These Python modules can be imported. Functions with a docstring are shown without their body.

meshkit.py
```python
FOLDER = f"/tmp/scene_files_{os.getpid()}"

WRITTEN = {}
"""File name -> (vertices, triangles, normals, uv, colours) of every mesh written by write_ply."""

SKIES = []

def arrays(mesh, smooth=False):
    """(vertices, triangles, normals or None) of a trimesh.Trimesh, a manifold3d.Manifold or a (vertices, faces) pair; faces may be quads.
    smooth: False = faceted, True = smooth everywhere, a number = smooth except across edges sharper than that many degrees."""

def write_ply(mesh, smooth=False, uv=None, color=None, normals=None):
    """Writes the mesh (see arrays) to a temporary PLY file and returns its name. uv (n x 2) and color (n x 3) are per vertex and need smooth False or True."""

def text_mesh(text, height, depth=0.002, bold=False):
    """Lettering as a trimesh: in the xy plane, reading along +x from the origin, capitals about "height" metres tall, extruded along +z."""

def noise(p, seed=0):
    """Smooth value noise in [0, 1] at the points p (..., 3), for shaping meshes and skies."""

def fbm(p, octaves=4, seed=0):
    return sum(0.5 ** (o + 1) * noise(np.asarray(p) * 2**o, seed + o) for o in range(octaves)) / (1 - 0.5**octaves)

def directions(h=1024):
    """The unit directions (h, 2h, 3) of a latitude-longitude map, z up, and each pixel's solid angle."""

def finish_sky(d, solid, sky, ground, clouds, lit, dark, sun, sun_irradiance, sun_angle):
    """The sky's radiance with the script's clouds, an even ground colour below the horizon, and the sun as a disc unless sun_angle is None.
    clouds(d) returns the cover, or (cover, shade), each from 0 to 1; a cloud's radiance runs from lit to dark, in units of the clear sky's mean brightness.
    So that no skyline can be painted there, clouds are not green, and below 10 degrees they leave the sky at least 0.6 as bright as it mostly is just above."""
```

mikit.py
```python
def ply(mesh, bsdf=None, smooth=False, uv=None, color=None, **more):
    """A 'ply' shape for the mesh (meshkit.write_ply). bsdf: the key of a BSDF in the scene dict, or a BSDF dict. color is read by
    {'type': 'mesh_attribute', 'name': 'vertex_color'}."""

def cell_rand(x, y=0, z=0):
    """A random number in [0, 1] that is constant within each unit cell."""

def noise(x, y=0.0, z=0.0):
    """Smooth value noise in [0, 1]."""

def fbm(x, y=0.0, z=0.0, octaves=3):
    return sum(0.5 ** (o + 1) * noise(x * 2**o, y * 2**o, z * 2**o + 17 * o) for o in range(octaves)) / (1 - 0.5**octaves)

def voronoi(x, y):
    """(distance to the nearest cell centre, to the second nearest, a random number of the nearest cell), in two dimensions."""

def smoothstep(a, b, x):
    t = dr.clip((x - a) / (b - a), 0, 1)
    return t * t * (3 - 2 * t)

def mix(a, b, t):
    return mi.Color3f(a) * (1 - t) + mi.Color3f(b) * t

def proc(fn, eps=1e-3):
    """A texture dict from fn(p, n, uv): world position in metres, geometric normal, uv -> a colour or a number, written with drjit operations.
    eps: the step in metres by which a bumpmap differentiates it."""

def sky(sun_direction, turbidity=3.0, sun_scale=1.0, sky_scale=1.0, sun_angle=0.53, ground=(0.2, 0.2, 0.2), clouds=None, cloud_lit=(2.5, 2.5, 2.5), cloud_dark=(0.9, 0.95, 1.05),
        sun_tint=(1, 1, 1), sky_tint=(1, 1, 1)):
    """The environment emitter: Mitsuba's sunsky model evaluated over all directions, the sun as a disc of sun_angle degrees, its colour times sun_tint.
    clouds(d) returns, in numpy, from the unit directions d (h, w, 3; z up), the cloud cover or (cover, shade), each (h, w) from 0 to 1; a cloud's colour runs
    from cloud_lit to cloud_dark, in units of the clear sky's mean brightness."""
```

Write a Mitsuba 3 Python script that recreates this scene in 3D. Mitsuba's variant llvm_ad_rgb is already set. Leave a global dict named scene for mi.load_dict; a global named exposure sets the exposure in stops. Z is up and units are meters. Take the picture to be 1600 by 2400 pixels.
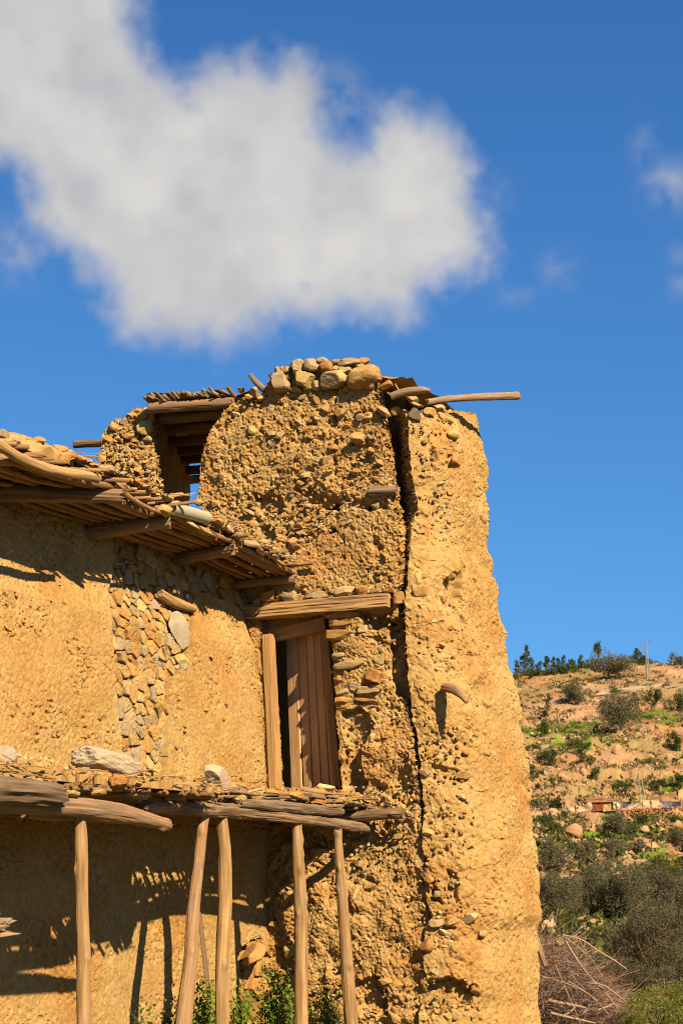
import math
import numpy as np, trimesh, shapely, mitsuba as mi, mikit
from shapely.geometry import Polygon, Point
from scipy.spatial import cKDTree, ConvexHull
from scipy.ndimage import map_coordinates
from meshkit import fbm as fbm3

# ------------------------------------------------------------------ camera, sun, sky, exposure
FOCAL, EYE, PITCH = 3693.0, np.array([0.0, 0.0, 1.65]), math.atan(815 / 3693.0)      # focal length in pixels of a 1600 x 2400 picture
scene, labels = {}, {}
exposure = 2.72
cF, cU = np.array([0, math.cos(PITCH), math.sin(PITCH)]), np.array([0, -math.sin(PITCH), math.cos(PITCH)])
scene['camera'] = dict(type='thinlens', fov=2 * math.degrees(math.atan(1200 / FOCAL)), fov_axis='y', aperture_radius=0.006, focus_distance=17.0,
                       near_clip=0.1, far_clip=6000.0, to_world=mi.ScalarTransform4f().look_at(origin=EYE.tolist(), target=(EYE + cF).tolist(), up=[0, 0, 1]))
TH = math.radians(25.3)                                     # the house's front wall runs 25 degrees off the line of sight
dW = np.array([math.sin(TH), math.cos(TH), 0])              # along the front wall, away from the camera
nW = np.array([math.cos(TH), -math.sin(TH), 0])             # out of the front wall
nT = -dW                                                    # out of the tower's front face
UP = np.array([0, 0, 1.0])
SUN = 1.0 * nW + 0.68 * nT + 0.87 * UP
CLOUD = np.array([(-17.74, 36), (-8.5, 36), (-8.19, 30.19), (-8.05, 29.36), (-7.33, 28.12), (-6.23, 27.53), (-5.4, 28.0), (-4.31, 28.25), (-3.73, 28.34), (-2.71, 28.07), (-1.87, 28.59),
    (-1.1, 27.74), (-0.59, 26.29), (-0.17, 25.55), (0.84, 25.7), (1.51, 26.69), (2.69, 26.85), (4.36, 26.08), (5.09, 25.17), (5.31, 23.83), (5.76, 22.18), (5.74, 21.27), (4.75, 20.85), (3.27, 20.28),
    (3.1, 19.52), (2.53, 19.22), (0.98, 19.54), (-0.49, 19.39), (-2.45, 19.38), (-3.58, 18.75), (-4.46, 18.11), (-5.2, 18.63), (-6.49, 18.74), (-8.24, 18.45), (-8.73, 19.49), (-9.03, 20.38),
    (-10.27, 21.36), (-11.4, 21.73), (-11.99, 22.43), (-11.89, 23.47), (-12.65, 24.28), (-13.76, 24.33), (-17.07, 24.71)])      # azimuth, elevation in degrees of the big cloud's edge


def step01(t):
    t = np.clip(t, 0, 1)
    return t * t * (3 - 2 * t)


def clouds(d):
    az, el = np.degrees(np.arctan2(d[..., 0], d[..., 1])), np.degrees(np.arcsin(d[..., 2]))
    p = np.stack([az * np.cos(np.radians(el)), el, 0 * el], -1)
    n1, n2, n3 = fbm3(p * 0.55, 3, 3), fbm3(p * 1.5, 4, 8), fbm3(p * 3.3, 3, 15)
    cover, shade = np.zeros(el.shape), np.full(el.shape, 0.3)
    near = (az > -40) & (az < 30) & (el > 10) & (el < 45)
    ring = Polygon(CLOUD)
    pts = shapely.points(az[near], el[near])
    sd = shapely.distance(ring.exterior, pts) * np.where(shapely.contains_xy(ring, az[near], el[near]), 1, -1)
    edge = sd + 1.0 * (n1[near] - 0.5) + 0.9 * (n2[near] - 0.47) + 0.5 * (n3[near] - 0.5)
    cover[near] = step01((edge + 0.75) / 2.0)
    thick = np.clip(sd / 2.5, 0, 1)
    shade[near] = np.clip(0.55 + 1.3 * (n1[near] - 0.5) + 0.35 * (n2[near] - 0.5) - 0.2 * thick, 0, 1)
    for a, e, ra, re, k in ((12.6, 23.6, 0.9, 0.7, 0.55), (11.7, 25.1, 0.5, 0.9, 0.22), (8.3, 20.9, 0.7, 0.7, 0.2), (13.0, 20.6, 0.6, 0.8, 0.3), (-12.4, 21.4, 1.0, 0.9, 0.4),
                            (-0.3, 27.0, 1.0, 1.1, 0.45), (6.1, 23.8, 0.6, 0.7, 0.15), (6.6, 20.2, 1.0, 0.5, 0.12)):
        g = np.exp(-((az - a) / ra) ** 2 - ((el - e) / re) ** 2)
        cover = np.maximum(cover, k * g * np.clip(3.2 * (n2 * 0.7 + n3 * 0.3) - 0.95, 0, 1.2))
    q = d * 2.2 / np.maximum(d[..., 2:], 0.15)                # scattered clouds over the rest of the sky
    far = np.clip((fbm3(q, 4, 40) - 0.56) * 5, 0, 1) * np.clip((np.abs(az) - 24) / 8 + np.clip((el - 40) / 8, 0, 1), 0, 1)
    return np.clip(np.maximum(cover, far), 0, 1), shade


scene['sky'] = mikit.sky(SUN, turbidity=3.0, sun_scale=1.75, sky_scale=0.51, ground=(0.12, 0.085, 0.04), clouds=clouds, cloud_lit=(2.62, 2.55, 2.46), cloud_dark=(1.85, 1.87, 1.98),
                         sun_tint=(1.0, 0.915, 0.79), sky_tint=(0.42, 0.88, 1.36))


# ------------------------------------------------------------------ materials
def vcol(rough=None):
    c = {'type': 'mesh_attribute', 'name': 'vertex_color'}
    b = {'type': 'diffuse', 'reflectance': c} if rough is None else {'type': 'principled', 'base_color': c, 'roughness': rough, 'specular': 0.3}
    return {'type': 'twosided', 'bsdf': b}


scene['mat_earth'] = vcol()
scene['mat_stone'] = vcol()
scene['mat_wood'] = vcol(0.75)
scene['mat_leaf'] = {'type': 'principledthin', 'base_color': {'type': 'mesh_attribute', 'name': 'vertex_color'}, 'roughness': 0.6, 'diff_trans': 0.5, 'spec_trans': 0.0}
scene['mat_plastic'] = {'type': 'twosided', 'bsdf': {'type': 'principled', 'base_color': {'type': 'rgb', 'value': [0.20, 0.20, 0.15]}, 'roughness': 0.4, 'specular': 0.5}}


# ------------------------------------------------------------------ names
def numbered(name):
    if name not in scene and name not in labels and name not in USED:
        USED.add(name)
        return name
    k = COUNT.get(name, 0) + 1
    COUNT[name] = k
    key = f'{name}_{k:03d}'
    USED.add(key)
    return key


USED, COUNT = set(), {}


AGED = 0.76                                                  # old dusty earth, stone and timber are darker than when fresh


def put(name, mesh, mat, parent=None, color=None, smooth=False, **lab):
    """One entry of the scene; name is numbered after its holder's key."""
    key = numbered(parent + '__' + name if parent else name)
    if color is not None and parent is not None and parent.startswith('mud_house'):
        color = np.asarray(color) * AGED
    scene[key] = mikit.ply(mesh, mat, smooth=smooth, color=color)
    if lab:
        labels[key] = {k: v for k, v in lab.items()}
    return key


def holder(name, **lab):
    key = numbered(name)
    labels[key] = lab
    return key


# ------------------------------------------------------------------ geometry helpers
def rays(px):
    px = np.atleast_2d(np.asarray(px, float))
    return cF + (px[:, :1] - 800) / FOCAL * np.array([1.0, 0, 0]) - (px[:, 1:] - 1200) / FOCAL * cU


def on_plane(px, p0, n):
    r = rays(px)
    return EYE + r * (((np.asarray(p0) - EYE) @ n) / (r @ n))[:, None]


K = (EYE + rays([(640, 1850)]) * (17.5 / rays([(640, 1850)])[0, 1]))[0]
K[2] = 0.0


def onT(px, back=0.0):                                     # points on the tower face (or a plane BACK metres behind it)
    return on_plane(px, K + back * dW, nT)


def T_az(px, back=0.0):
    p = onT(px, back)
    return np.stack([(p - K) @ nW, p[:, 2]], 1)


def T_pt(a, z, back=0.0):
    return K + np.asarray(a)[..., None] * nW + np.asarray(z)[..., None] * UP + np.asarray(back)[..., None] * dW


_ce = T_az([(566, 1340), (573, 1370), (581, 1426), (592, 1475), (612, 1528), (619, 1600), (626, 1662), (632, 1752), (637, 1837), (640, 1900), (642, 2000)])
_o = np.argsort(_ce[:, 1])
A_LOW = T_az([(626, 2100)])[0, 0]


def aW(z):                                                  # the upper front wall leans back: its face's offset at each height
    return np.interp(z, _ce[_o, 1], _ce[_o, 0])


def onW(px, off=0.0, low=False):
    """Points on the front wall (upper part leaning, lower part upright) or OFF metres before it."""
    px = np.atleast_2d(np.asarray(px, float))
    a = np.full(len(px), A_LOW + off)
    for _ in range(1 if low else 12):
        r = rays(px)
        t = (((K - EYE) @ nW + a) / (r @ nW))
        p = EYE + r * t[:, None]
        if not low:
            a = aW(p[:, 2]) + off
    return p


def W_bz(px, off=0.0, low=False):
    p = onW(px, off, low)
    return np.stack([(p - K) @ nT, p[:, 2]], 1)


def W_pt(b, z, off=0.0, low=False):
    a = (A_LOW if low else aW(z)) + off
    return K + np.asarray(a)[..., None] * nW + np.asarray(b)[..., None] * nT + np.asarray(z)[..., None] * UP


A_F = A_LOW + 1.2                                           # the porch's outer edge


def onF(px, off=0.0):
    return on_plane(px, K + (A_F + off) * nW, nW)


def picture_xy(p):                                          # where a point falls in the 1600 x 2400 picture
    d = np.atleast_2d(p) - EYE
    w = d @ cF
    return np.stack([800 + FOCAL * d[:, 0] / w, 1200 - FOCAL * (d @ cU) / w], 1)


def depth_at(px, y):
    r = rays(px)
    return EYE + r * (y / r[:, 1])[:, None]


_lat = {}


def sn(x, y, scale, seed):
    """Smooth noise in about [-1, 1]."""
    if seed not in _lat:
        _lat[seed] = np.random.default_rng(seed).uniform(-1, 1, (128, 128))
    return map_coordinates(_lat[seed], [np.mod(np.asarray(x) / scale, 128).ravel(), np.mod(np.asarray(y) / scale, 128).ravel()], order=2, mode='grid-wrap').reshape(np.shape(x)) * 1.3


def step(a, b, x):
    t = np.clip((x - a) / (b - a), 0, 1)
    return t * t * (3 - 2 * t)


def chips(s, z, cell, seed, stretch=1.0, share=1.0):
    """Broken-stone relief: (height 0..1 of the chip at each point, random number of the chip)."""
    rg = np.random.default_rng(seed)
    s0, s1, z0, z1 = s.min() - cell, s.max() + cell, z.min() - cell, z.max() + cell
    cs, cz = cell * stretch, cell
    gs, gz = np.meshgrid(np.arange(s0, s1, cs), np.arange(z0, z1, cz), indexing='ij')
    c = np.stack([gs.ravel() / stretch, gz.ravel()], 1) + rg.uniform(-0.5, 0.5, (gs.size, 2)) * cell
    tree = cKDTree(c)
    q = np.stack([s / stretch, z], 1)
    dd, ii = tree.query(q, k=2)
    hgt = rg.random(len(c)) ** 1.5
    on = rg.random(len(c)) < share
    tilt = rg.normal(0, 0.55, (len(c), 2))
    i0 = ii[:, 0]
    loc = (q - c[i0]) / cell
    e = np.clip((dd[:, 1] - dd[:, 0]) / (cell * 0.28), 0, 1)
    h = (hgt[i0] + (tilt[i0] * loc).sum(1)) * e ** 0.6
    return np.where(on[i0], np.clip(h, -0.25, 1.3), 0.0), np.where(on[i0], rg.random(len(c))[i0], -1.0)


def inside(poly, s, z):
    """Signed distance into a polygon (metres, positive inside), evaluated only nearby."""
    poly = Polygon(poly).buffer(0)
    x0, y0, x1, y1 = poly.bounds
    out = np.full(s.shape, -9.0)
    m = (s > x0 - 0.3) & (s < x1 + 0.3) & (z > y0 - 0.3) & (z < y1 + 0.3)
    if m.any():
        d = shapely.distance(poly.boundary, shapely.points(s[m], z[m]))
        out[m] = np.where(shapely.contains_xy(poly, s[m], z[m]), d, -d)
    return out


def relief(S, Z, point, normal, poly, disp, thick=0.4, skirt=0.04, jag=0.018, seed=1):
    """A solid-looking wall sheet: a grid of points in (s, z) cut to POLY, pushed out along the normal by disp, its edges carried THICK metres back."""
    n, m = S.shape
    s, z = S.ravel(), Z.ravel()
    idx = np.arange(n * m).reshape(n, m)
    cs, cz = (S[:-1, :-1] + S[1:, 1:]) / 2, (Z[:-1, :-1] + Z[1:, 1:]) / 2
    shapely.prepare(poly)
    keep = shapely.contains_xy(poly, cs, cz)
    q = np.stack([idx[:-1, :-1][keep], idx[1:, :-1][keep], idx[1:, 1:][keep], idx[:-1, 1:][keep]], 1)
    used, inv = np.unique(q, return_inverse=True)
    q = inv.reshape(q.shape)
    s, z = s[used].copy(), z[used].copy()
    e = np.vstack([q[:, [0, 1]], q[:, [1, 2]], q[:, [2, 3]], q[:, [3, 0]]])
    key = np.sort(e, 1)
    _, first, cnt = np.unique(key[:, 0] * (len(s) + 1) + key[:, 1], return_index=True, return_counts=True)
    edge = e[first[cnt == 1]]
    bv = np.unique(edge)
    pts = shapely.points(s[bv], z[bv])
    ln = poly.boundary
    near = shapely.line_interpolate_point(ln, shapely.line_locate_point(ln, pts)) if ln.geom_type == 'LineString' else None
    if near is not None:
        c = shapely.get_coordinates(near)
        r = abs(S[1, 0] - S[0, 0]) * 1.6 + abs(Z[0, 1] - Z[0, 0]) * 0.2
        ok = np.hypot(c[:, 0] - s[bv], c[:, 1] - z[bv]) < max(r, abs(Z[0, 1] - Z[0, 0]) * 1.6)
        s[bv[ok]], z[bv[ok]] = c[ok, 0], c[ok, 1]
    h, col = disp(s, z)
    N = normal(s, z)
    v = point(s, z) + N * h[:, None]
    f = np.vstack([q[:, [0, 1, 2]], q[:, [0, 2, 3]]])
    # skirt
    rg = np.random.default_rng(seed)
    steps = max(1, int(round(thick / skirt))) if thick > 0 else 0
    remap = -np.ones(len(s), int)
    remap[bv] = np.arange(len(bv))
    vs, fs, cs_ = [v], [f], [col]
    prev, at = bv, len(v)
    base = v[bv]
    for k in range(steps):
        w = rg.normal(0, jag, (len(bv), 3)) * min(1, 2 * (steps - k) / steps)
        nv = base - N[bv] * (thick * (k + 1) / steps) + w
        cur = at + np.arange(len(bv))
        a, b = remap[edge[:, 0]], remap[edge[:, 1]]
        fs += [np.stack([prev[a], cur[a], cur[b]], 1), np.stack([prev[a], cur[b], prev[b]], 1)]
        vs.append(nv)
        cs_.append(col[bv] * rg.uniform(0.85, 1.1, (len(bv), 1)))
        prev, at = cur, at + len(bv)
    return (np.vstack(vs), np.vstack(fs)), np.vstack(cs_)


OCHRE, PALE, RUST, CREAM, GREYST = (np.array(c) for c in ((0.272, 0.173, 0.063), (0.300, 0.211, 0.090), (0.255, 0.128, 0.040), (0.335, 0.25, 0.122), (0.25, 0.195, 0.115)))


def mud_color(s, z, seed, ident=None, pale=0.0):
    k = np.clip(0.5 + 0.5 * sn(s, z, 0.7, seed) + 0.25 * sn(s, z, 0.16, seed + 1) + pale, 0, 1)[:, None]
    c = OCHRE * (1 - k) + PALE * k
    r = np.clip(sn(s, z, 0.45, seed + 2) * 1.2 - 0.25, 0, 1)[:, None] * 0.55
    c = c * (1 - r) + RUST * r
    c = c * (1 + 0.12 * sn(s, z, 0.03, seed + 3))[:, None]
    if ident is not None:
        on = ident >= 0
        u = np.clip(ident, 0, 1)
        tone = np.select([u < 0.08, u < 0.22, u < 0.36, u < 0.56], [0, 1, 2, 3], 4)
        pal = np.array([GREYST, CREAM, RUST, PALE, OCHRE])
        cc = pal[tone] * (0.85 + 0.3 * np.mod(u * 37, 1))[:, None]
        c = np.where(on[:, None], 0.5 * c + 0.5 * cc, c)
    return np.clip(c, 0.02, 0.8)


_hulls = []
for _k in range(28):
    _rg = np.random.default_rng(500 + _k)
    _p = _rg.normal(0, 1, (15 + _k % 6, 3))
    _p /= np.linalg.norm(_p, axis=1, keepdims=True)
    _p = np.sign(_p) * np.abs(_p) ** 0.75
    _p *= _rg.uniform(0.75, 1.0, (len(_p), 1))
    _h = trimesh.convex.convex_hull(_p)
    _hulls.append((np.array(_h.vertices) / np.abs(_h.vertices).max(0), np.array(_h.faces)))


def rock(seed, cuts=16, sub=3, rough=0.03):
    """A weathered angular rock in a 2 x 2 x 2 box: a sphere cut by random planes, its edges worn."""
    rg = np.random.default_rng(seed)
    m = trimesh.creation.icosphere(subdivisions=sub)
    d = np.array(m.vertices)
    n = rg.normal(size=(cuts, 3))
    n /= np.linalg.norm(n, axis=1, keepdims=True)
    off = rg.uniform(0.62, 0.95, cuts)
    r = np.minimum(1.0, (off / np.maximum(d @ n.T, 1e-3)).min(1))
    v = d * r[:, None]
    v *= (1 + rough * 2 * (fbm3(v * 2.6 + seed, 3, seed) - 0.5) + rough * (fbm3(v * 9 + seed, 2, seed) - 0.5))[:, None]
    return v / np.abs(v).max(0), np.array(m.faces)


def block(seed, sub=3):
    """A flat-bedded building stone: a worn box with broken faces."""
    rg = np.random.default_rng(seed)
    m = trimesh.creation.icosphere(subdivisions=sub)
    d = np.array(m.vertices)
    v = d / (np.abs(d) ** rg.uniform(4, 8)).sum(1, keepdims=True) ** (1 / 6)
    v = v / np.abs(v).max(0)
    n = rg.normal(size=(7, 3))
    n /= np.linalg.norm(n, axis=1, keepdims=True)
    v = v * np.minimum(1.0, (rg.uniform(0.72, 1.1, 7) / np.maximum(v @ n.T, 1e-3)).min(1))[:, None]
    v = v * (1 + 0.18 * (fbm3(v * 1.3 + seed, 3, seed) - 0.5) + 0.08 * (fbm3(v * 5.0 + seed, 3, seed) - 0.5))[:, None]
    return v / np.abs(v).max(0), np.array(m.faces)


def chunk(seed, sub):
    """A broken stone: flat faces, worn arrises, in a 2 x 2 x 2 box."""
    rg = np.random.default_rng(seed)
    m = trimesh.creation.icosphere(subdivisions=sub)
    d = np.array(m.vertices)
    n = rg.normal(size=(10, 3))
    n /= np.linalg.norm(n, axis=1, keepdims=True)
    r = np.minimum(1.0, (rg.uniform(0.45, 0.85, 10) / np.maximum(d @ n.T, 1e-3)).min(1))
    v = d * r[:, None] * (1 + 0.09 * (fbm3(d * 3.0 + seed, 3, seed) - 0.5) + 0.03 * (fbm3(d * 9.0 + seed, 2, seed) - 0.5))[:, None]
    return v / np.abs(v).max(0), np.array(m.faces)


STONE_TONES = 0.74 * np.array([(0.35, 0.262, 0.14), (0.40, 0.285, 0.13), (0.37, 0.22, 0.085), (0.32, 0.258, 0.165), (0.41, 0.24, 0.085), (0.43, 0.33, 0.17), (0.36, 0.20, 0.075)])


def spot_color(v, tone, seed, amount=0.25):
    n = fbm3(np.asarray(v) * 9.0 + seed, 3, seed % 97)
    n2 = fbm3(np.asarray(v) * 38.0, 2, 5)
    return np.clip(np.asarray(tone) * (1 + amount * 2 * (n - 0.5) + amount * 1.2 * (n2 - 0.5))[:, None], 0.01, 0.85)


def basis_from(x, z):
    x = np.asarray(x, float) / np.linalg.norm(x)
    z = np.asarray(z, float) - x * (np.asarray(z) @ x)
    z /= np.linalg.norm(z)
    return np.stack([x, np.cross(z, x), z], 1)


def stone(name, parent, center, size, axes, seed, tone=None, big=False, lab=None, flat=False, mat='mat_stone'):
    """A stone of SIZE (three full lengths) along the columns of AXES."""
    rg = np.random.default_rng(seed)
    v, f = block(seed) if flat else chunk(seed, 3) if big else _hulls[seed % len(_hulls)]
    v = v * np.asarray(size) / 2
    w = basis_from(np.array([1, *rg.normal(0, 0.10, 2)]), np.array([*rg.normal(0, 0.10, 2), 1]))
    p = (v @ w.T) @ axes.T + center
    t = STONE_TONES[rg.integers(len(STONE_TONES))] * rg.uniform(0.85, 1.15) if tone is None else np.asarray(tone)
    return put(name, (p, f), mat, parent, spot_color(p, t, seed), smooth=False, **(lab or {}))


AX_T = np.stack([nW, dW, UP], 1)                             # right, into the wall, up on the tower face
AX_W = np.stack([dW, -nW, UP], 1)


def many_rocks(centers, sizes, seed, tones, axes=np.eye(3), spin=1.0, hulls=None):
    """Many small angular rocks as one mesh (vertices, faces), colours."""
    rg = np.random.default_rng(seed)
    vs, fs, cs, at = [], [], [], 0
    hulls = hulls or _hulls
    for k in range(len(centers)):
        v, f = hulls[rg.integers(len(hulls))]
        a = rg.normal(0, spin, 3)
        R = trimesh.transformations.euler_matrix(*a)[:3, :3]
        p = ((v * sizes[k] / 2) @ R.T) @ axes.T + centers[k]
        vs.append(p)
        fs.append(f + at)
        cs.append(np.repeat((tones[rg.integers(len(tones))] * rg.uniform(0.75, 1.2))[None], len(p), 0))
        at += len(p)
    return (np.vstack(vs), np.vstack(fs)), np.clip(np.vstack(cs), 0.01, 0.8)


# ------------------------------------------------------------------ wood
TAN, GREYW, DARKW, ORANGE, BARK = (np.array(c) for c in ((0.28, 0.168, 0.068), (0.175, 0.128, 0.08), (0.075, 0.048, 0.027), (0.29, 0.16, 0.055), (0.21, 0.125, 0.058)))


def log_mesh(path, radii, seed, tone=TAN, tone2=None, groove=0.05, wob=0.12, sides=22, seg=0.035, split=0.03, end_tone=None, knots=0.5):
    path, radii = np.asarray(path, float), np.asarray(radii, float)
    L = np.concatenate([[0], np.cumsum(np.linalg.norm(np.diff(path, axis=0), axis=1))])
    n = max(4, int(L[-1] / seg) + 1)
    t = np.linspace(0, L[-1], n)
    if len(path) > 2:
        from scipy.interpolate import PchipInterpolator
        c = PchipInterpolator(L, path)(t)
        r = PchipInterpolator(L, np.broadcast_to(radii, (len(path),)))(t)
    else:
        c = np.stack([np.interp(t, L, path[:, k]) for k in range(3)], 1)
        r = np.interp(t, L, np.broadcast_to(radii, (len(path),)))
    rg = np.random.default_rng(seed)
    tg = np.gradient(c, axis=0)
    tg /= np.linalg.norm(tg, axis=1, keepdims=True)
    ref = np.array([0.13, 0.21, 1.0]) if abs(tg[:, 2].mean()) < 0.8 else np.array([1.0, 0.2, 0.1])
    A = np.cross(tg, ref)
    A /= np.linalg.norm(A, axis=1, keepdims=True)
    B = np.cross(tg, A)
    ang = np.arange(sides) / sides * 2 * np.pi
    th, tt = np.meshgrid(ang, t)
    circ = np.stack([np.cos(th), np.sin(th)], -1) * 1.0
    s_ = seed % 50
    R0 = r.mean()
    lump = fbm3(np.concatenate([circ * 0.9, (tt / R0 / 5)[..., None]], -1) + seed, 2, s_) - 0.5
    line = fbm3(np.concatenate([circ * 4.2, (tt / R0 / 9)[..., None]], -1) + seed * 3, 2, s_ + 1) - 0.5
    fine = fbm3(np.concatenate([circ * 7.0, (tt / R0 / 3)[..., None]], -1) + seed * 5, 2, s_ + 2) - 0.5
    rad = r[:, None] * (1 + 2 * wob * lump + 2 * groove * (-np.abs(line) * 2.2 + 0.3) + groove * 0.8 * fine)
    for _ in range(int(knots * L[-1] / 0.35)):               # knots and stubs of cut twigs
        a0, t0 = rg.uniform(0, 2 * np.pi), rg.uniform(0, L[-1])
        g = np.exp(-((np.angle(np.exp(1j * (th - a0)))) / 0.4) ** 2 - ((tt - t0) / (0.5 * R0 + 0.008)) ** 2)
        rad = rad + R0 * rg.uniform(0.08, 0.28) * g
    jag = rg.normal(0, split, (2, sides)) * r[[0, -1], None] * 6
    off = np.zeros((n, sides))
    off[0], off[-1] = jag[0], jag[1]
    v = c[:, None] + rad[..., None] * (np.cos(th)[..., None] * A[:, None] + np.sin(th)[..., None] * B[:, None]) + off[..., None] * tg[:, None]
    i, j = np.meshgrid(np.arange(n - 1), np.arange(sides), indexing='ij')
    q = np.stack([i * sides + j, i * sides + (j + 1) % sides, (i + 1) * sides + (j + 1) % sides, (i + 1) * sides + j], -1).reshape(-1, 4)
    f = [q[:, [0, 1, 2]], q[:, [0, 2, 3]]]
    t2 = tone * 0.55 if tone2 is None else np.asarray(tone2)
    k = np.clip(0.5 + 1.9 * line + 1.1 * lump + 0.8 * fine, 0, 1)[..., None]
    patch = np.clip((fbm3(v * 3.1 + seed, 3, s_ + 4) - 0.42) * 4, 0, 1)[..., None]
    col = t2 * (1 - k) + tone * k
    col = col * (1 - 0.5 * patch) + (0.45 * col.mean(-1, keepdims=True) * np.array([1.12, 1.0, 0.84]) + 0.5 * col) * 0.5 * patch
    for _ in range(int(knots * L[-1] / 0.3)):                # dark knots and cracks
        a0, t0 = rg.uniform(0, 2 * np.pi), rg.uniform(0, L[-1])
        g = np.exp(-((np.angle(np.exp(1j * (th - a0)))) / rg.uniform(0.10, 0.3)) ** 2 - ((tt - t0) / (rg.uniform(0.3, 2.5) * R0)) ** 2)[..., None]
        col = col * (1 - 0.6 * g) + DARKW * 0.6 * g
    V, C = [v.reshape(-1, 3)], [col.reshape(-1, 3)]
    at = n * sides
    et = tone * 0.8 if end_tone is None else np.asarray(end_tone)
    jj = np.arange(sides)
    for row, sg in ((0, -1), (n - 1, 1)):
        ring = v[row]
        cen = c[row]
        inner = cen + (ring - cen) * 0.55 + rg.normal(0, 0.05 * r[row], (sides, 3))
        V += [inner, cen[None] + tg[row] * sg * rg.uniform(-0.2, 0.1) * r[row]]
        C += [np.repeat(et[None], sides, 0) * rg.uniform(0.7, 1.1, (sides, 1)), et[None] * 0.8]
        o = row * sides + jj
        o2 = row * sides + (jj + 1) % sides
        a, a2, m = at + jj, at + (jj + 1) % sides, np.full(sides, at + sides)
        tri = [np.stack([o, a, o2], 1), np.stack([o2, a, a2], 1), np.stack([a, m, a2], 1)]
        f += [x if sg < 0 else x[:, ::-1] for x in tri]
        at += sides + 1
    return (np.vstack(V), np.vstack(f)), np.clip(np.vstack(C), 0.01, 0.7)


def log(name, parent, path, radii, seed, lab=None, **kw):
    m, c = log_mesh(path, radii, seed, **kw)
    return put(name, m, 'mat_wood', parent, c, smooth=kw.get('sides', 22) < 10, **(lab or {}))


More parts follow.
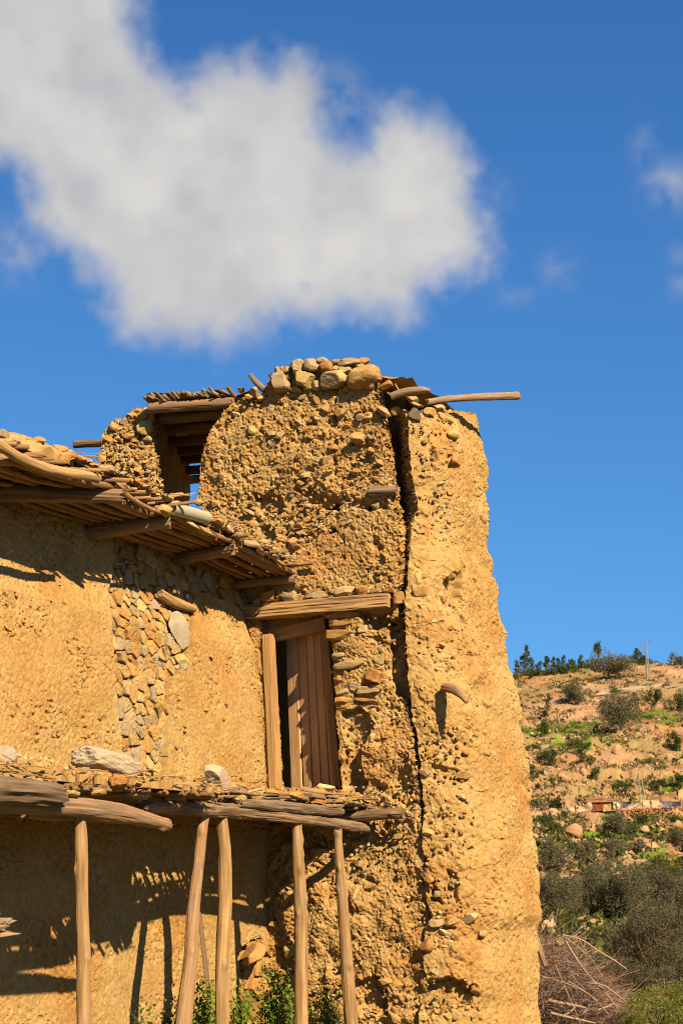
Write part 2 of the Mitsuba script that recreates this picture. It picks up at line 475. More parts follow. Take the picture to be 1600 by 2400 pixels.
def board_mesh(c, x, y, z, size, seed, tone, grain=0.006, res=0.03, warp=0.0, streak=0.9):
    """A worn plank: SIZE along the axes x (length), y (thickness), z (width) centred at c."""
    n = np.maximum(2, np.round(np.asarray(size) / np.array([res, 0.02, 0.012])).astype(int))
    m = trimesh.creation.box(extents=[1, 1, 1])
    n[1] = 2
    axs = [np.linspace(-0.5, 0.5, k + 1) for k in n]
    vs, fs, at = [], [], 0
    for a in range(3):
        b_, c_ = [k for k in range(3) if k != a]
        for sg in (-0.5, 0.5):
            g1, g2 = np.meshgrid(axs[b_], axs[c_], indexing='ij')
            p = np.zeros((g1.size, 3))
            p[:, a], p[:, b_], p[:, c_] = sg, g1.ravel(), g2.ravel()
            i, j = np.meshgrid(np.arange(n[b_]), np.arange(n[c_]), indexing='ij')
            w = n[c_] + 1
            q = np.stack([i * w + j, (i + 1) * w + j, (i + 1) * w + j + 1, i * w + j + 1], -1).reshape(-1, 4)
            flip = (sg > 0) ^ (a == 1)
            q = q if flip else q[:, ::-1]
            vs.append(p)
            fs += [q[:, [0, 1, 2]] + at, q[:, [0, 2, 3]] + at]
            at += len(p)
    p = np.vstack(vs) * np.asarray(size)
    bev = np.minimum(0.006, np.asarray(size) * 0.2)
    d = np.asarray(size) / 2 - np.abs(p)
    close = (d < bev * 0.5).sum(1) >= 2
    p[close] -= np.sign(p[close]) * bev * np.array([0, 0.6, 0.6])
    g = fbm3(np.stack([p[:, 0] * 2.5, p[:, 1] * 40, p[:, 2] * 60], 1) + seed, 3, seed % 40) - 0.5
    g2 = fbm3(p * np.array([3, 9, 9]) + seed * 2, 2, seed % 41) - 0.5
    p2 = p.copy()
    p2[:, 1] += np.sign(p[:, 1]) * grain * 2 * g + warp * (p[:, 0] / size[0]) ** 2
    p2[:, 2] += 0.012 * g2
    col = np.asarray(tone) * (1 + streak * g + 0.5 * g2)[:, None]
    return (p2 @ np.stack([x, y, z], 1).T + c, np.vstack(fs)), np.clip(col, 0.01, 0.7)


def many_sticks(p, d, length, rad, seed, tones, sides=5, bend=0.15, rings=3, flatten=1.0):
    """Many twigs as one mesh: start points, directions, lengths, radii."""
    rg = np.random.default_rng(seed)
    n = len(p)
    d = d / np.linalg.norm(d, axis=1, keepdims=True)
    A = np.cross(d, rg.normal(size=(n, 3)))
    A /= np.linalg.norm(A, axis=1, keepdims=True)
    B = np.cross(d, A)
    bow = rg.normal(0, bend, n)
    rk = rg.uniform(0.65, 1.0, (n, rings))
    V = np.zeros((n, rings, sides, 3))
    for k in range(rings):
        u = k / (rings - 1)
        c = p + d * (length * u)[:, None] + A * (bow * length * u * (1 - u))[:, None] * 4 * 0.25
        for j in range(sides):
            an = 2 * np.pi * j / sides
            rr = rad * rk[:, k] * (0.7 if k in (0, rings - 1) else 1.0)
            V[:, k, j] = c + (math.cos(an) * A * rr[:, None] + math.sin(an) * B * rr[:, None] * flatten)
    base = (np.arange(n) * rings * sides)[:, None]
    f = []
    for k in range(rings - 1):
        for j in range(sides):
            a, b = k * sides + j, k * sides + (j + 1) % sides
            f += [np.hstack([base + a, base + b, base + b + sides]), np.hstack([base + a, base + b + sides, base + a + sides])]
    for j in range(1, sides - 1):
        f += [np.hstack([base, base + j + 1, base + j]), np.hstack([base + (rings - 1) * sides + o for o in (0, j, j + 1)])]
    tone = np.asarray(tones)[rg.integers(len(tones), size=n)] * rg.uniform(0.7, 1.2, (n, 1))
    col = np.repeat(tone, rings * sides, 0) * rg.uniform(0.85, 1.12, (n * rings * sides, 1))
    return (V.reshape(-1, 3), np.vstack(f)), np.clip(col, 0.01, 0.7)


# ------------------------------------------------------------------ the house: walls of rammed earth
HOUSE = holder('mud_house', label='ruined ochre mud and stone house with a cracked tower and pole porch', category='house')
Z_GROUND = -0.45
rng = np.random.default_rng(7)

T_EDGE = [(936, 1250), (944, 1320), (944, 1368), (930, 1388), (934, 1430), (930, 1470), (932, 1510), (934, 1560), (942, 1620), (958, 1680), (966, 1720), (976, 1796), (985, 1872), (989, 1938),
          (993, 2000), (995, 2087), (1004, 2124), (998, 2200), (995, 2260), (1002, 2290), (988, 2440)]
T_PX = [(585, 2440), (590, 1900), (560, 1470), (530, 1400), (478, 1300), (472, 1215), (473, 1188), (458, 1170), (471, 1126), (466, 1090), (482, 1050), (495, 1014), (522, 970), (542, 947),
        (560, 935), (590, 925), (622, 918), (640, 880), (665, 862), (700, 858), (760, 852), (830, 856), (868, 880), (878, 903), (880, 930), (884, 960), (890, 985), (893, 1000), (899, 1040), (904, 1090),
        (912, 1130), (924, 1200)] + T_EDGE
DOOR_HOLE = [(606, 1446), (768, 1436), (778, 1480), (784, 1600), (792, 1720), (803, 1850), (640, 1852), (630, 1700)]
EDGE_R = [(952, 930), (955, 960), (957, 1000), (960, 1050), (968, 1130), (979, 1180), (968, 1230), (958, 1300), (956, 1345), (952, 1400), (952, 1480), (956, 1560), (963, 1640), (974, 1720), (984, 1800),
          (990, 1872), (990, 1938), (993, 2001), (993, 2087), (1003, 2124), (995, 2200), (992, 2260), (1000, 2290), (985, 2440)]


def jitter(poly, amp, step_, seed):
    """Breaks a polygon's straight edges into the ragged outline of crumbled earth."""
    rg = np.random.default_rng(seed)
    p = np.asarray(poly, float)
    out = []
    for a, b in zip(p, np.roll(p, -1, 0)):
        n = max(1, int(np.linalg.norm(b - a) / step_))
        for k in range(n):
            q = a + (b - a) * k / n
            out.append(q + (rg.normal(0, amp, 2) if k else 0))
    return np.array(out)


T_HOLLOWS = [([(596, 1160), (640, 1150), (668, 1180), (655, 1206), (606, 1212)], 0.09), ([(600, 1226), (645, 1232), (640, 1290), (606, 1292)], 0.08), ([(838, 1436), (918, 1433), (922, 1452), (880, 1486), (852, 1472)], 0.20),
             ([(690, 1140), (800, 1165), (920, 1175), (910, 1196), (770, 1196), (690, 1180)], 0.05), ([(800, 1662), (850, 1655), (880, 1690), (845, 1770), (862, 1840), (850, 1880), (800, 1890), (806, 1760)], 0.13),
             ([(872, 1240), (905, 1290), (890, 1380), (870, 1370)], 0.05), ([(760, 1190), (775, 1175), (795, 1180), (790, 1195)], 0.28), ([(856, 1186), (872, 1180), (880, 1190), (866, 1196)], 0.28), ([(768, 1236), (784, 1232), (786, 1248), (770, 1250)], 0.30),
             ([(905, 1450), (952, 1450), (955, 1640), (915, 1630), (902, 1540)], 0.18), ([(880, 1850), (930, 1780), (960, 1760), (975, 1900), (950, 1900)], 0.07), ([(830, 2300), (890, 2290), (910, 2380), (850, 2380)], 0.10),
             ([(785, 900), (793, 905), (786, 1120), (778, 1100)], 0.05), ([(560, 935), (620, 905), (635, 930), (560, 975), (510, 1030), (500, 1010)], 0.04)]
T_HOLLOWS = [(T_az(p), d) for p, d in T_HOLLOWS]
LINTEL_BED = T_az([(575, 1418), (922, 1390), (922, 1436), (588, 1462)])


def rough_relief(s, z, seed, amount):
    """Crumbled rammed earth: stones of three sizes standing out of the mud. AMOUNT (0..1 per point) runs from smoothed mud to washed-out gravel."""
    h1, i1 = chips(s, z, 0.10, seed + 1, 1.15, 0.20)
    h2, i2 = chips(s, z, 0.047, seed + 2, 1.2, 0.70)
    h3, i3 = chips(s, z, 0.025, seed + 3, 1.1, 0.85)
    low = 0.035 * sn(s, z, 0.55, seed + 4) + 0.020 * sn(s, z, 0.21, seed + 5)
    pits = -0.024 * np.clip(sn(s, z, 0.085, seed + 6) - 0.62, 0, 1) * 2 - 0.03 * np.clip(sn(s, z, 0.04, seed + 9) - 0.7, 0, 1) * 2
    k = amount
    h = low * (0.45 + 0.55 * k) + k * (0.036 * h1 + 0.019 * h2 + 0.013 * h3) + (1 - k) * 0.006 * h3 + pits * (0.35 + 0.65 * k) + 0.004 * sn(s, z, 0.018, seed + 7)
    big = (h1 * 0.05 > h2 * 0.034)
    ident = np.where(big & (i1 >= 0), i1, i2)
    ident = np.where(k > 0.25 + 0.3 * sn(s, z, 0.06, seed + 8), ident, -1)
    return h, ident


def grid(poly, res):
    x0, y0 = np.min(poly, 0) - res
    x1, y1 = np.max(poly, 0) + res
    return np.meshgrid(np.arange(x0, x1 + res, res), np.arange(y0, y1 + res, res), indexing='ij')


def hollow(s, z, holes, h, soft=0.035):
    for p, d in holes:
        e = inside(p, s, z) + 0.02 * sn(s, z, 0.06, 71)
        h = h - d * step(-0.2 * soft, soft, e) * np.where(e > -5, 1, 0)
    return h


def tower_disp(s, z):
    worn = step(3.4, 2.6, z + 0.5 * sn(s, z, 0.5, 28))          # the lower part is washed clay with lumps, the upper part gravel
    k = np.clip(0.74 - 0.30 * worn + 0.28 * sn(s, z, 0.45, 21) + 0.12 * sn(s, z, 0.13, 29), 0.12, 1.0)
    h, ident = rough_relief(s, z, 100, k)
    c9, _ = chips(s, z, 0.16, 109, 1.1, 0.5)
    h = h + worn * (0.035 * c9 + 0.022 * sn(s, z, 0.11, 110))
    h = hollow(s, z, T_HOLLOWS, h)
    bed = inside(LINTEL_BED, s, z)
    h = np.where(bed > -0.01, np.minimum(h, -0.03), h)
    dr = np.clip(1 + inside(T_az(DOOR_HOLE), s, z) / 0.12, 0, 1)          # smoothed mud round the door
    h = h * (1 - 0.6 * dr)
    return h, mud_color(s, z, 31, ident)


tp = Polygon(jitter(T_az(T_PX), 0.012, 0.05, 3)).buffer(0)
tp = tp.difference(Polygon(jitter(T_az(DOOR_HOLE), 0.008, 0.06, 4)))
tp = max(tp.geoms, key=lambda g: g.area) if hasattr(tp, 'geoms') else tp
G = grid(T_az(T_PX), 0.0098)
m, c = relief(*G, T_pt, lambda s, z: np.repeat(nT[None], len(s), 0), tp, tower_disp, thick=0.26, seed=5)
TOWER = put('tower_wall', m, 'mat_earth', HOUSE, c)

# the block right of the crack: front face, worn corner, side face
R_BACK, R_LEN, R_RAD = -0.065, 1.75, 0.72
_sil = T_az([(1113, 968), (1122, 1025), (1143, 1077), (1148, 1135), (1149, 1200), (1148, 1278), (1158, 1330), (1170, 1364), (1182, 1462), (1195, 1542), (1215, 1653), (1233, 1752), (1242, 1832), (1247, 1900), (1251, 1961), (1263, 2087),
             (1268, 2144), (1260, 2172), (1266, 2259), (1263, 2340), (1276, 2400), (1282, 2460)], R_LEN)
_so = np.argsort(_sil[:, 1])


def aR(z):
    return np.interp(z, _sil[_so, 1], _sil[_so, 0])


def R_pt(s, z):
    ac = aR(z)
    arc = math.pi / 2 * R_RAD
    q = np.clip(s, 0, arc) / R_RAD
    a = ac - R_RAD + np.minimum(s, 0) + R_RAD * np.sin(q)
    b = R_BACK + R_RAD * (1 - np.cos(q)) + np.maximum(s - arc, 0)
    return T_pt(a, z, b)


def R_n(s, z):
    q = np.clip(s, 0, math.pi / 2 * R_RAD) / R_RAD
    return np.cos(q)[:, None] * nT + np.sin(q)[:, None] * nW


def R_sz(px):
    out = []
    for q in np.atleast_2d(np.asarray(px, float)):
        back = R_BACK
        for _ in range(12):
            a, z = T_az([q], back)[0]
            t = (a - aR(z) + R_RAD) / R_RAD
            ang = math.asin(min(max(t, 0), 0.995))
            back = 0.5 * back + 0.5 * (R_BACK + R_RAD * (1 - math.cos(ang)))
        out.append((R_RAD * t if t < 0 else R_RAD * ang, z))
    return np.array(out)


r_left = R_sz(EDGE_R)
S_END = math.pi / 2 * R_RAD + R_LEN - R_RAD
ztop = T_az([(990, 938), (1040, 962), (1082, 975)], R_BACK)
z_end = _sil[0, 1]


def head_z(s_, y_):                                          # the wall head's height where it should reach picture line y_
    lo, hi = 5.0, 9.0
    for _ in range(30):
        mid = (lo + hi) / 2
        p = R_pt(np.array([s_]), np.array([mid]))
        lo, hi = (mid, hi) if picture_xy(p)[0, 1] > y_ else (lo, mid)
    return [s_, (lo + hi) / 2]


HEAD = [head_z(s_, y_) for s_, y_ in ((S_END, 969), (S_END - 0.18, 974), (S_END - 0.6, 968), (1.15, 976), (0.85, 968), (0.55, 966), (0.30, 962))]
r_poly = np.vstack([r_left, [[S_END, r_left[-1, 1]]], HEAD, R_sz([(1000, 950), (985, 936)])])
R_HOLLOWS = [(R_sz(p), d) for p, d in (([(1032, 1350), (1080, 1340), (1082, 1400), (1050, 1412)], 0.10), ([(985, 2298), (1060, 2290), (1120, 2310), (1100, 2365), (1000, 2380), (975, 2330)], 0.16), ([(1045, 2038), (1074, 2045), (1070, 2116), (1050, 2090)], 0.08),
             ([(1000, 2060), (1030, 2075), (1035, 2120), (1005, 2110)], 0.06), ([(1010, 1040), (1025, 1060), (1020, 1110), (1008, 1100)], 0.05), ([(1048, 1060), (1060, 1070), (1055, 1130), (1046, 1110)], 0.05), ([(1080, 1010), (1103, 1030), (1095, 1045), (1082, 1030)], 0.08),
             ([(1010, 1790), (1080, 1810), (1075, 1835), (1015, 1825)], 0.06), ([(1072, 1420), (1090, 1460), (1095, 1540), (1085, 1500)], 0.04), ([(1087, 1990), (1107, 1988), (1100, 1999), (1090, 2000)], 0.1))]


def plaster(s, z, seed, k):
    """Mud plaster: fine straw grain, small pits and scabs, rough where k is high."""
    g = 0.0026 * sn(s * 1.0, z, 0.017, seed + 41) + 0.0014 * sn(s, z, 0.034, seed + 42) + 0.0022 * chips(s, z, 0.022, seed + 43, 1.1, 0.4)[0]
    low = 0.014 * sn(s, z, 0.6, seed + 44) + 0.005 * sn(s, z, 0.2, seed + 45)
    scab = np.clip(0.25 + 1.3 * sn(s, z, 0.28, seed + 49) + 0.9 * k, 0.08, 1.2)
    c1, _ = chips(s, z, 0.036, seed + 46, 1.2, 0.12)
    p = -0.030 * np.clip(sn(s, z, 0.05, seed + 47) - 0.72 + 0.5 * k, 0, 0.6) - 0.020 * np.clip(sn(s, z, 0.026, seed + 48) - 0.78 + 0.4 * k, 0, 0.5) * 1.5
    rough, ident = rough_relief(s, z, seed, np.full(len(s), 0.85))
    w = step(0.42, 0.75, k)
    return low + (1 - w) * (g + 0.009 * c1 * scab + p * scab) + w * 0.62 * (rough - low), np.where(w > 0.5, ident, -1)


def corner_disp(s, z):
    side = step(0.0, 0.75, s)
    k = np.clip(0.70 - 0.36 * side + 0.26 * sn(s, z, 0.42, 22) + 0.14 * sn(s, z, 0.15, 23), 0.05, 0.9)
    h, ident = plaster(s, z, 200, k * 1.12)
    h1, _ = chips(s, z, 0.05, 205, 1.1, 0.30)
    h = h + 0.020 * h1 * np.clip(1.1 - k, 0, 1)
    c8, _ = chips(s, z, 0.22, 208, 1.1, 0.45)
    h = h + 0.020 * sn(s, z, 0.38, 209) + 0.022 * c8 + 0.016 * step(S_END - 0.5, S_END, s) * sn(s * 0, z, 0.13, 210)
    return hollow(s, z, R_HOLLOWS, h), mud_color(s, z, 41, ident, 0.12)


rp = Polygon(jitter(r_poly, 0.010, 0.05, 6)).buffer(0)
rp = max(rp.geoms, key=lambda g: g.area) if hasattr(rp, 'geoms') else rp
m, c = relief(*grid(r_poly, 0.0115), R_pt, R_n, rp, corner_disp, thick=0.5, seed=8)
CORNER = put('corner_wall', m, 'mat_earth', HOUSE, c)


# walls behind: the tower's inner back wall and side, its roof, the earth core
def quad_wall(name, p, q, z0, z1, seed, parent=HOUSE, res=0.12, roof=False, **lab):
    """A plain rough wall from p to q (plan points)."""
    p, q = np.asarray(p, float), np.asarray(q, float)
    n, mz = max(2, int(np.linalg.norm(q - p) / res)), max(2, int((z1 - z0) / res))
    u, w = np.meshgrid(np.linspace(0, 1, n + 1), np.linspace(z0, z1, mz + 1), indexing='ij')
    d = (q - p) / np.linalg.norm(q - p)
    nn = np.array([d[1], -d[0], 0])
    L = np.linalg.norm(q - p)
    pts = p + u[..., None] * (q - p) + w[..., None] * UP + (0.03 * sn(u * L, w, 0.3, seed))[..., None] * nn
    idx = np.arange(u.size).reshape(u.shape)
    f = np.stack([idx[:-1, :-1], idx[1:, :-1], idx[1:, 1:], idx[:-1, 1:]], -1).reshape(-1, 4)
    return put(name, (pts.reshape(-1, 3), f), 'mat_earth', parent, mud_color((u * L).ravel(), w.ravel(), seed), smooth=True, **lab)


def plan(a, back):
    return K + a * nW + back * dW


zt = T_az([(700, 905)])[0, 1]
a_left, a_right = T_az([(480, 1300)])[0, 0], aR(np.array([z_end - 0.6]))[0] - 0.12
quad_wall('inner_wall', plan(a_left - 0.1, 1.6), plan(a_right - 0.15, 1.6), Z_GROUND, zt - 0.05, 51)
quad_wall('inner_wall', plan(T_az([(872, 1000)], 0.75)[0, 0], 0.75), plan(T_az([(950, 1000)], 0.75)[0, 0], 0.75), 3.2, T_az([(911, 928)], 0.75)[0, 1], 55)
quad_wall('inner_wall', plan(a_right - 0.14, 1.6), plan(a_right - 0.3, 0.4), Z_GROUND, z_end - 0.5, 52)
quad_wall('inner_wall', plan(a_left - 0.1, 0.52), plan(a_left - 0.1, 1.6), Z_GROUND, T_az([(480, 1250)])[0, 1], 53)
g1, g2 = np.meshgrid(np.linspace(T_az([(620, 920)])[0, 0], T_az([(935, 930)])[0, 0] - 0.06, 24), np.linspace(0.05, 1.6, 14), indexing='ij')
idx = np.arange(g1.size).reshape(g1.shape)
p = T_pt(g1.ravel(), np.full(g1.size, zt) + 0.04 * sn(g1.ravel(), g2.ravel(), 0.2, 61), g2.ravel())
put('roof_earth', (p, np.stack([idx[:-1, :-1], idx[1:, :-1], idx[1:, 1:], idx[:-1, 1:]], -1).reshape(-1, 4)), 'mat_earth', HOUSE, mud_color(g1.ravel(), g2.ravel(), 62), smooth=True)
g1, g2 = np.meshgrid(np.linspace(T_az([(955, 950)])[0, 0] + 0.05, a_right - 0.45, 14), np.linspace(0.03, 1.6, 14), indexing='ij')
p = T_pt(g1.ravel(), np.full(g1.size, z_end) - 0.06 + 0.03 * sn(g1.ravel(), g2.ravel(), 0.2, 63), g2.ravel())
idx = np.arange(g1.size).reshape(g1.shape)
put('roof_earth', (p, np.stack([idx[:-1, :-1], idx[1:, :-1], idx[1:, 1:], idx[:-1, 1:]], -1).reshape(-1, 4)), 'mat_earth', HOUSE, mud_color(g1.ravel(), g2.ravel(), 64), smooth=True)

# the low wall stump left of the upper opening, and the opening's side wall
P_BACK, P_TURN = 0.10, math.radians(20)
P0_ = onT([(232, 1100)], P_BACK)[0] * np.array([1, 1, 0])
nP, aP = nT * math.cos(P_TURN) + nW * math.sin(P_TURN), nW * math.cos(P_TURN) - nT * math.sin(P_TURN)


def onP(px, off=0.0):
    return on_plane(px, P0_ + off * nP, nP)


def P_az(px):
    p = onP(px)
    return np.stack([(p - P0_) @ aP, p[:, 2]], 1)


PIER_PX = [(225, 1230), (236, 1100), (231, 1064), (239, 1028), (254, 1001), (262, 985), (286, 984), (300, 972), (326, 958), (345, 956), (358, 962), (362, 979), (360, 1023), (366, 1077), (369, 1157), (372, 1230)]


def pier_disp(s, z):
    k = np.clip(0.72 + 0.3 * sn(s, z, 0.4, 24), 0.3, 1)
    h, ident = rough_relief(s, z, 300, k)
    return h, mud_color(s, z, 45, ident, 0.25)


pp = P_az(PIER_PX)
m, c = relief(*grid(pp, 0.0125), lambda s, z: P0_ + s[:, None] * aP + z[:, None] * UP, lambda s, z: np.repeat(nP[None], len(s), 0), Polygon(jitter(pp, 0.014, 0.05, 9)).buffer(0), pier_disp, thick=0.45, seed=10)
PIER = put('upper_wall', m, 'mat_earth', HOUSE, c)
e0, e1 = onP([(361, 1100)], -0.05)[0], onT([(447, 1100)], 2.7)[0]
cut = P_az([(360, 960), (366, 1240)])
quad_wall('opening_side_wall', e0 - UP * e0[2] + 0.02 * dW, e1 - UP * e1[2], cut[1, 1], cut[0, 1] + 0.05, 54, res=0.06)

e2 = onT([(492, 1100)])[0] * np.array([1, 1, 0])
quad_wall('opening_side_wall', e2 + 0.15 * dW + 0.05 * nW, e2 + 2.8 * dW + 0.05 * nW, cut[1, 1] - 0.3, T_az([(542, 947)])[0, 1], 56, res=0.06)

# the front wall: upper storey above the porch roof, lower storey behind the posts
def wall_n(s, z):
    return np.repeat(nW[None], len(s), 0)


W_TOP = W_bz([(571, 1335), (500, 1300), (430, 1275), (330, 1235), (220, 1190), (110, 1130), (0, 1075), (-160, 1000)])
w_right = W_bz([(571, 1335), (573, 1370), (581, 1426), (592, 1475), (612, 1528), (619, 1600), (626, 1662), (632, 1752), (637, 1837), (640, 1905)])
ZP = onF([(700, 1905)])[0, 2]                                # level of the porch roof's underside
W_POLY = np.vstack([w_right, [[w_right[-1, 0], ZP - 0.1], [W_TOP[-1, 0], ZP - 0.1]], W_TOP[::-1]])
COLUMN_PX = [(265, 1330), (300, 1318), (440, 1345), (458, 1395), (452, 1440), (446, 1510), (425, 1560), (400, 1600), (398, 1700), (388, 1800), (360, 1840), (318, 1838), (284, 1745), (276, 1600), (262, 1450), (255, 1380)]
SHADE_PX = [(262, 1252), (330, 1275), (430, 1310), (560, 1372), (585, 1420), (588, 1450), (545, 1412), (470, 1385), (440, 1345), (300, 1318), (270, 1322)]
COLUMN, SHADEST = W_bz(COLUMN_PX), W_bz(SHADE_PX)


def front_disp(s, z):
    zl = (z - W_TOP[:, 1].min()) / 1.5
    k = np.clip(0.16 + 0.30 * sn(s, z, 0.45, 25) + 0.22 * np.clip(zl + 0.6, 0, 1) + 0.14 * sn(s, z, 0.12, 26), 0.0, 1)
    h, ident = plaster(s, z, 400, k)
    ec, es = inside(COLUMN, s, z), inside(SHADEST, s, z)
    ee = np.maximum(ec, es) + 0.012 * sn(s, z, 0.05, 73)
    h = np.where(ee > 0, -0.055 + 0.015 * sn(s, z, 0.05, 74), h)
    edge = W_bz([(612, 1528)])[0, 0]
    h = h - 0.10 * step(0.16, 0.0, s - 0.0) * (s < 0.2) * 0.6           # worn arris at the door
    return h, mud_color(s, z, 47, ident, 0.22)


G = grid(W_POLY, 0.0095)
m, c = relief(*G, W_pt, wall_n, Polygon(jitter(W_POLY, 0.006, 0.08, 11)).buffer(0), front_disp, thick=0.35, seed=12)
FRONT = put('front_wall', m, 'mat_earth', HOUSE, c)

RUBBLE = W_bz([(560, 2215), (600, 2205), (632, 2200), (640, 2440), (548, 2440), (556, 2300)], low=True)
L_POLY = np.array([[-0.02, ZP + 0.25], [-0.02, Z_GROUND - 0.2], [6.8, Z_GROUND - 0.2], [6.8, ZP + 0.25]])


def low_disp(s, z):
    k = np.clip(0.16 + 0.3 * np.clip(sn(s, z, 0.5, 27), 0, 1) + 0.35 * np.clip((1.0 - z) / 1.2, 0, 1), 0.03, 0.9)
    h, ident = plaster(s, z, 500, k * 1.1)
    h = np.where(inside(RUBBLE, s, z) + 0.02 * sn(s, z, 0.08, 75) > 0, h - 0.10, h * 0.8)
    return h, mud_color(s, z, 48, ident, 0.1)


m, c = relief(*grid(L_POLY, 0.0125), lambda s, z: W_pt(s, z, 0, True), wall_n, Polygon(L_POLY), low_disp, thick=0.0)
LOWER = put('lower_wall', m, 'mat_earth', HOUSE, c)
# ------------------------------------------------------------------ stones in the tower
def px_stone(parent, u, v, w, h, plane='T', off=0.0, depth=0.7, rot=0.0, tone=None, big=None, seed=None, name='stone', lab=None, flat=False):
    """A stone seen at pixel (u, v), w x h pixels, set OFF metres proud of its wall."""
    global _sd
    _sd += 1
    seed = _sd if seed is None else seed
    if plane == 'T':
        c, ax, k = onT([(u, v)], -off)[0], AX_T, abs(nW[0])
    elif plane == 'P':
        c, ax, k = onP([(u, v)], off)[0], np.stack([aP, -nP, UP], 1), abs(aP[0])
    elif plane == 'R':
        s_, z_ = R_sz([(u, v)])[0]
        nr = R_n(np.array([s_]), np.array([z_]))[0]
        c, ax, k = R_pt(np.array([s_]), np.array([z_]))[0] + nr * off, np.stack([np.cross(UP, nr), -nr, UP], 1), abs(np.cross(UP, nr)[0])
    else:
        c, ax, k = onW([(u, v)], off, low=plane == 'L')[0], AX_W, 0.62
    d = (c - EYE) @ cF
    sx, sz = w * d / FOCAL / k, h * d / FOCAL
    r = math.radians(rot)
    ax = np.stack([ax[:, 0] * math.cos(r) - ax[:, 2] * math.sin(r), ax[:, 1], ax[:, 0] * math.sin(r) + ax[:, 2] * math.cos(r)], 1)
    return stone(name, parent, c, (sx, max(0.03, depth * min(sx, sz * 1.6)), sz), ax, seed, tone, big=(max(w, h) > 22) if big is None else big, lab=lab, flat=flat)


_sd = 1000
GREYB, CREAMB, YEL, ROCKY, REDB = (0.275, 0.215, 0.125), (0.325, 0.25, 0.13), (0.31, 0.24, 0.095), (0.30, 0.195, 0.08), (0.27, 0.145, 0.058)
# the coping of loose stones on the tower
for u, v, w, h, rot, tone in ((658, 897, 46, 48, 0, GREYB), (713, 890, 48, 34, 12, YEL), (784, 891, 56, 40, 0, CREAMB), (853, 886, 74, 46, -14, ROCKY), (741, 905, 26, 25, 10, CREAMB), (700, 862, 36, 36, 20, GREYB),
                              (733, 858, 36, 30, 5, GREYB), (764, 862, 34, 24, 0, REDB), (756, 846, 26, 15, 14, CREAMB), (818, 850, 52, 20, 6, GREYB), (810, 869, 28, 20, 0, CREAMB), (672, 868, 20, 20, 0, ROCKY),
                              (652, 870, 18, 22, 0, CREAMB), (825, 905, 24, 14, 0, ROCKY), (694, 914, 28, 13, 0, ROCKY), (721, 909, 18, 18, 0, YEL), (790, 865, 18, 18, 0, CREAMB), (726, 846, 22, 12, 0, CREAMB),
                              (846, 860, 26, 18, -10, ROCKY), (889, 889, 20, 18, 0, REDB), (902, 905, 32, 15, -15, REDB), (788, 848, 20, 12, 0, ROCKY), (597, 918, 25, 30, 0, ROCKY), (868, 905, 26, 16, 0, ROCKY),
                              (584, 930, 22, 18, 0, ROCKY), (612, 934, 18, 14, 0, CREAMB), (845, 907, 22, 14, 0, CREAMB), (765, 908, 20, 12, 0, ROCKY), (675, 884, 14, 18, 0, ROCKY)):
    px_stone(TOWER, u, v, w * 1.06, h * 1.06, 'T', 0.035, 0.9, rot, tone, flat=w > 26)
for k in range(26):                                          # the loose stones further back on the wall head
    px_stone(TOWER, rng.uniform(640, 880), rng.uniform(848, 900), rng.uniform(16, 36), rng.uniform(12, 24), 'T', -rng.uniform(0.18, 0.5), 0.9)
# stones over the lintel and the coursed stones right of the door
for u, v, w, h in ((632, 1402, 36, 30), (677, 1402, 44, 28), (738, 1399, 54, 20), (808, 1388, 50, 22), (848, 1386, 30, 26), (706, 1404, 13, 14), (777, 1404, 18, 12), (604, 1412, 22, 18), (880, 1389, 26, 14), (912, 1382, 24, 18), (936, 1404, 26, 30)):
    px_stone(TOWER, u, v - 2, w, h, 'T', 0.03, 0.8, flat=True)
for u, v, w, h, rot in ((797, 1440, 74, 18, 4), (795, 1462, 54, 17, 3), (796, 1490, 66, 27, 0), (798, 1514, 58, 15, 4), (793, 1537, 46, 17, 3), (816, 1557, 80, 26, 2), (789, 1593, 22, 20, 0), (830, 1586, 30, 12, 0),
                        (829, 1606, 28, 18, 0), (806, 1619, 48, 14, 0), (869, 1585, 48, 40, 15), (860, 1618, 58, 22, 4), (801, 1640, 40, 18, -6), (855, 1642, 56, 12, 4), (853, 1633, 22, 8, 0), (836, 1523, 36, 17, 0),
                        (855, 1534, 50, 15, 3), (806, 1656, 22, 10, 0), (776, 1575, 18, 9, 0), (845, 1475, 20, 20, 0), (880, 1550, 30, 22, 10), (878, 1612, 24, 18, 0)):
    px_stone(TOWER, u + 5, v, w * rng.uniform(0.9, 1.12), h * rng.uniform(0.75, 1.0), 'T', rng.uniform(0.0, 0.025), 0.8, rot + rng.normal(0, 3), flat=True)
for k in range(16):
    px_stone(TOWER, rng.uniform(812, 888), rng.uniform(1470, 1650), rng.uniform(18, 40), rng.uniform(7, 12), 'T', rng.uniform(-0.03, 0.02), 0.8, rng.normal(2, 6), flat=True)
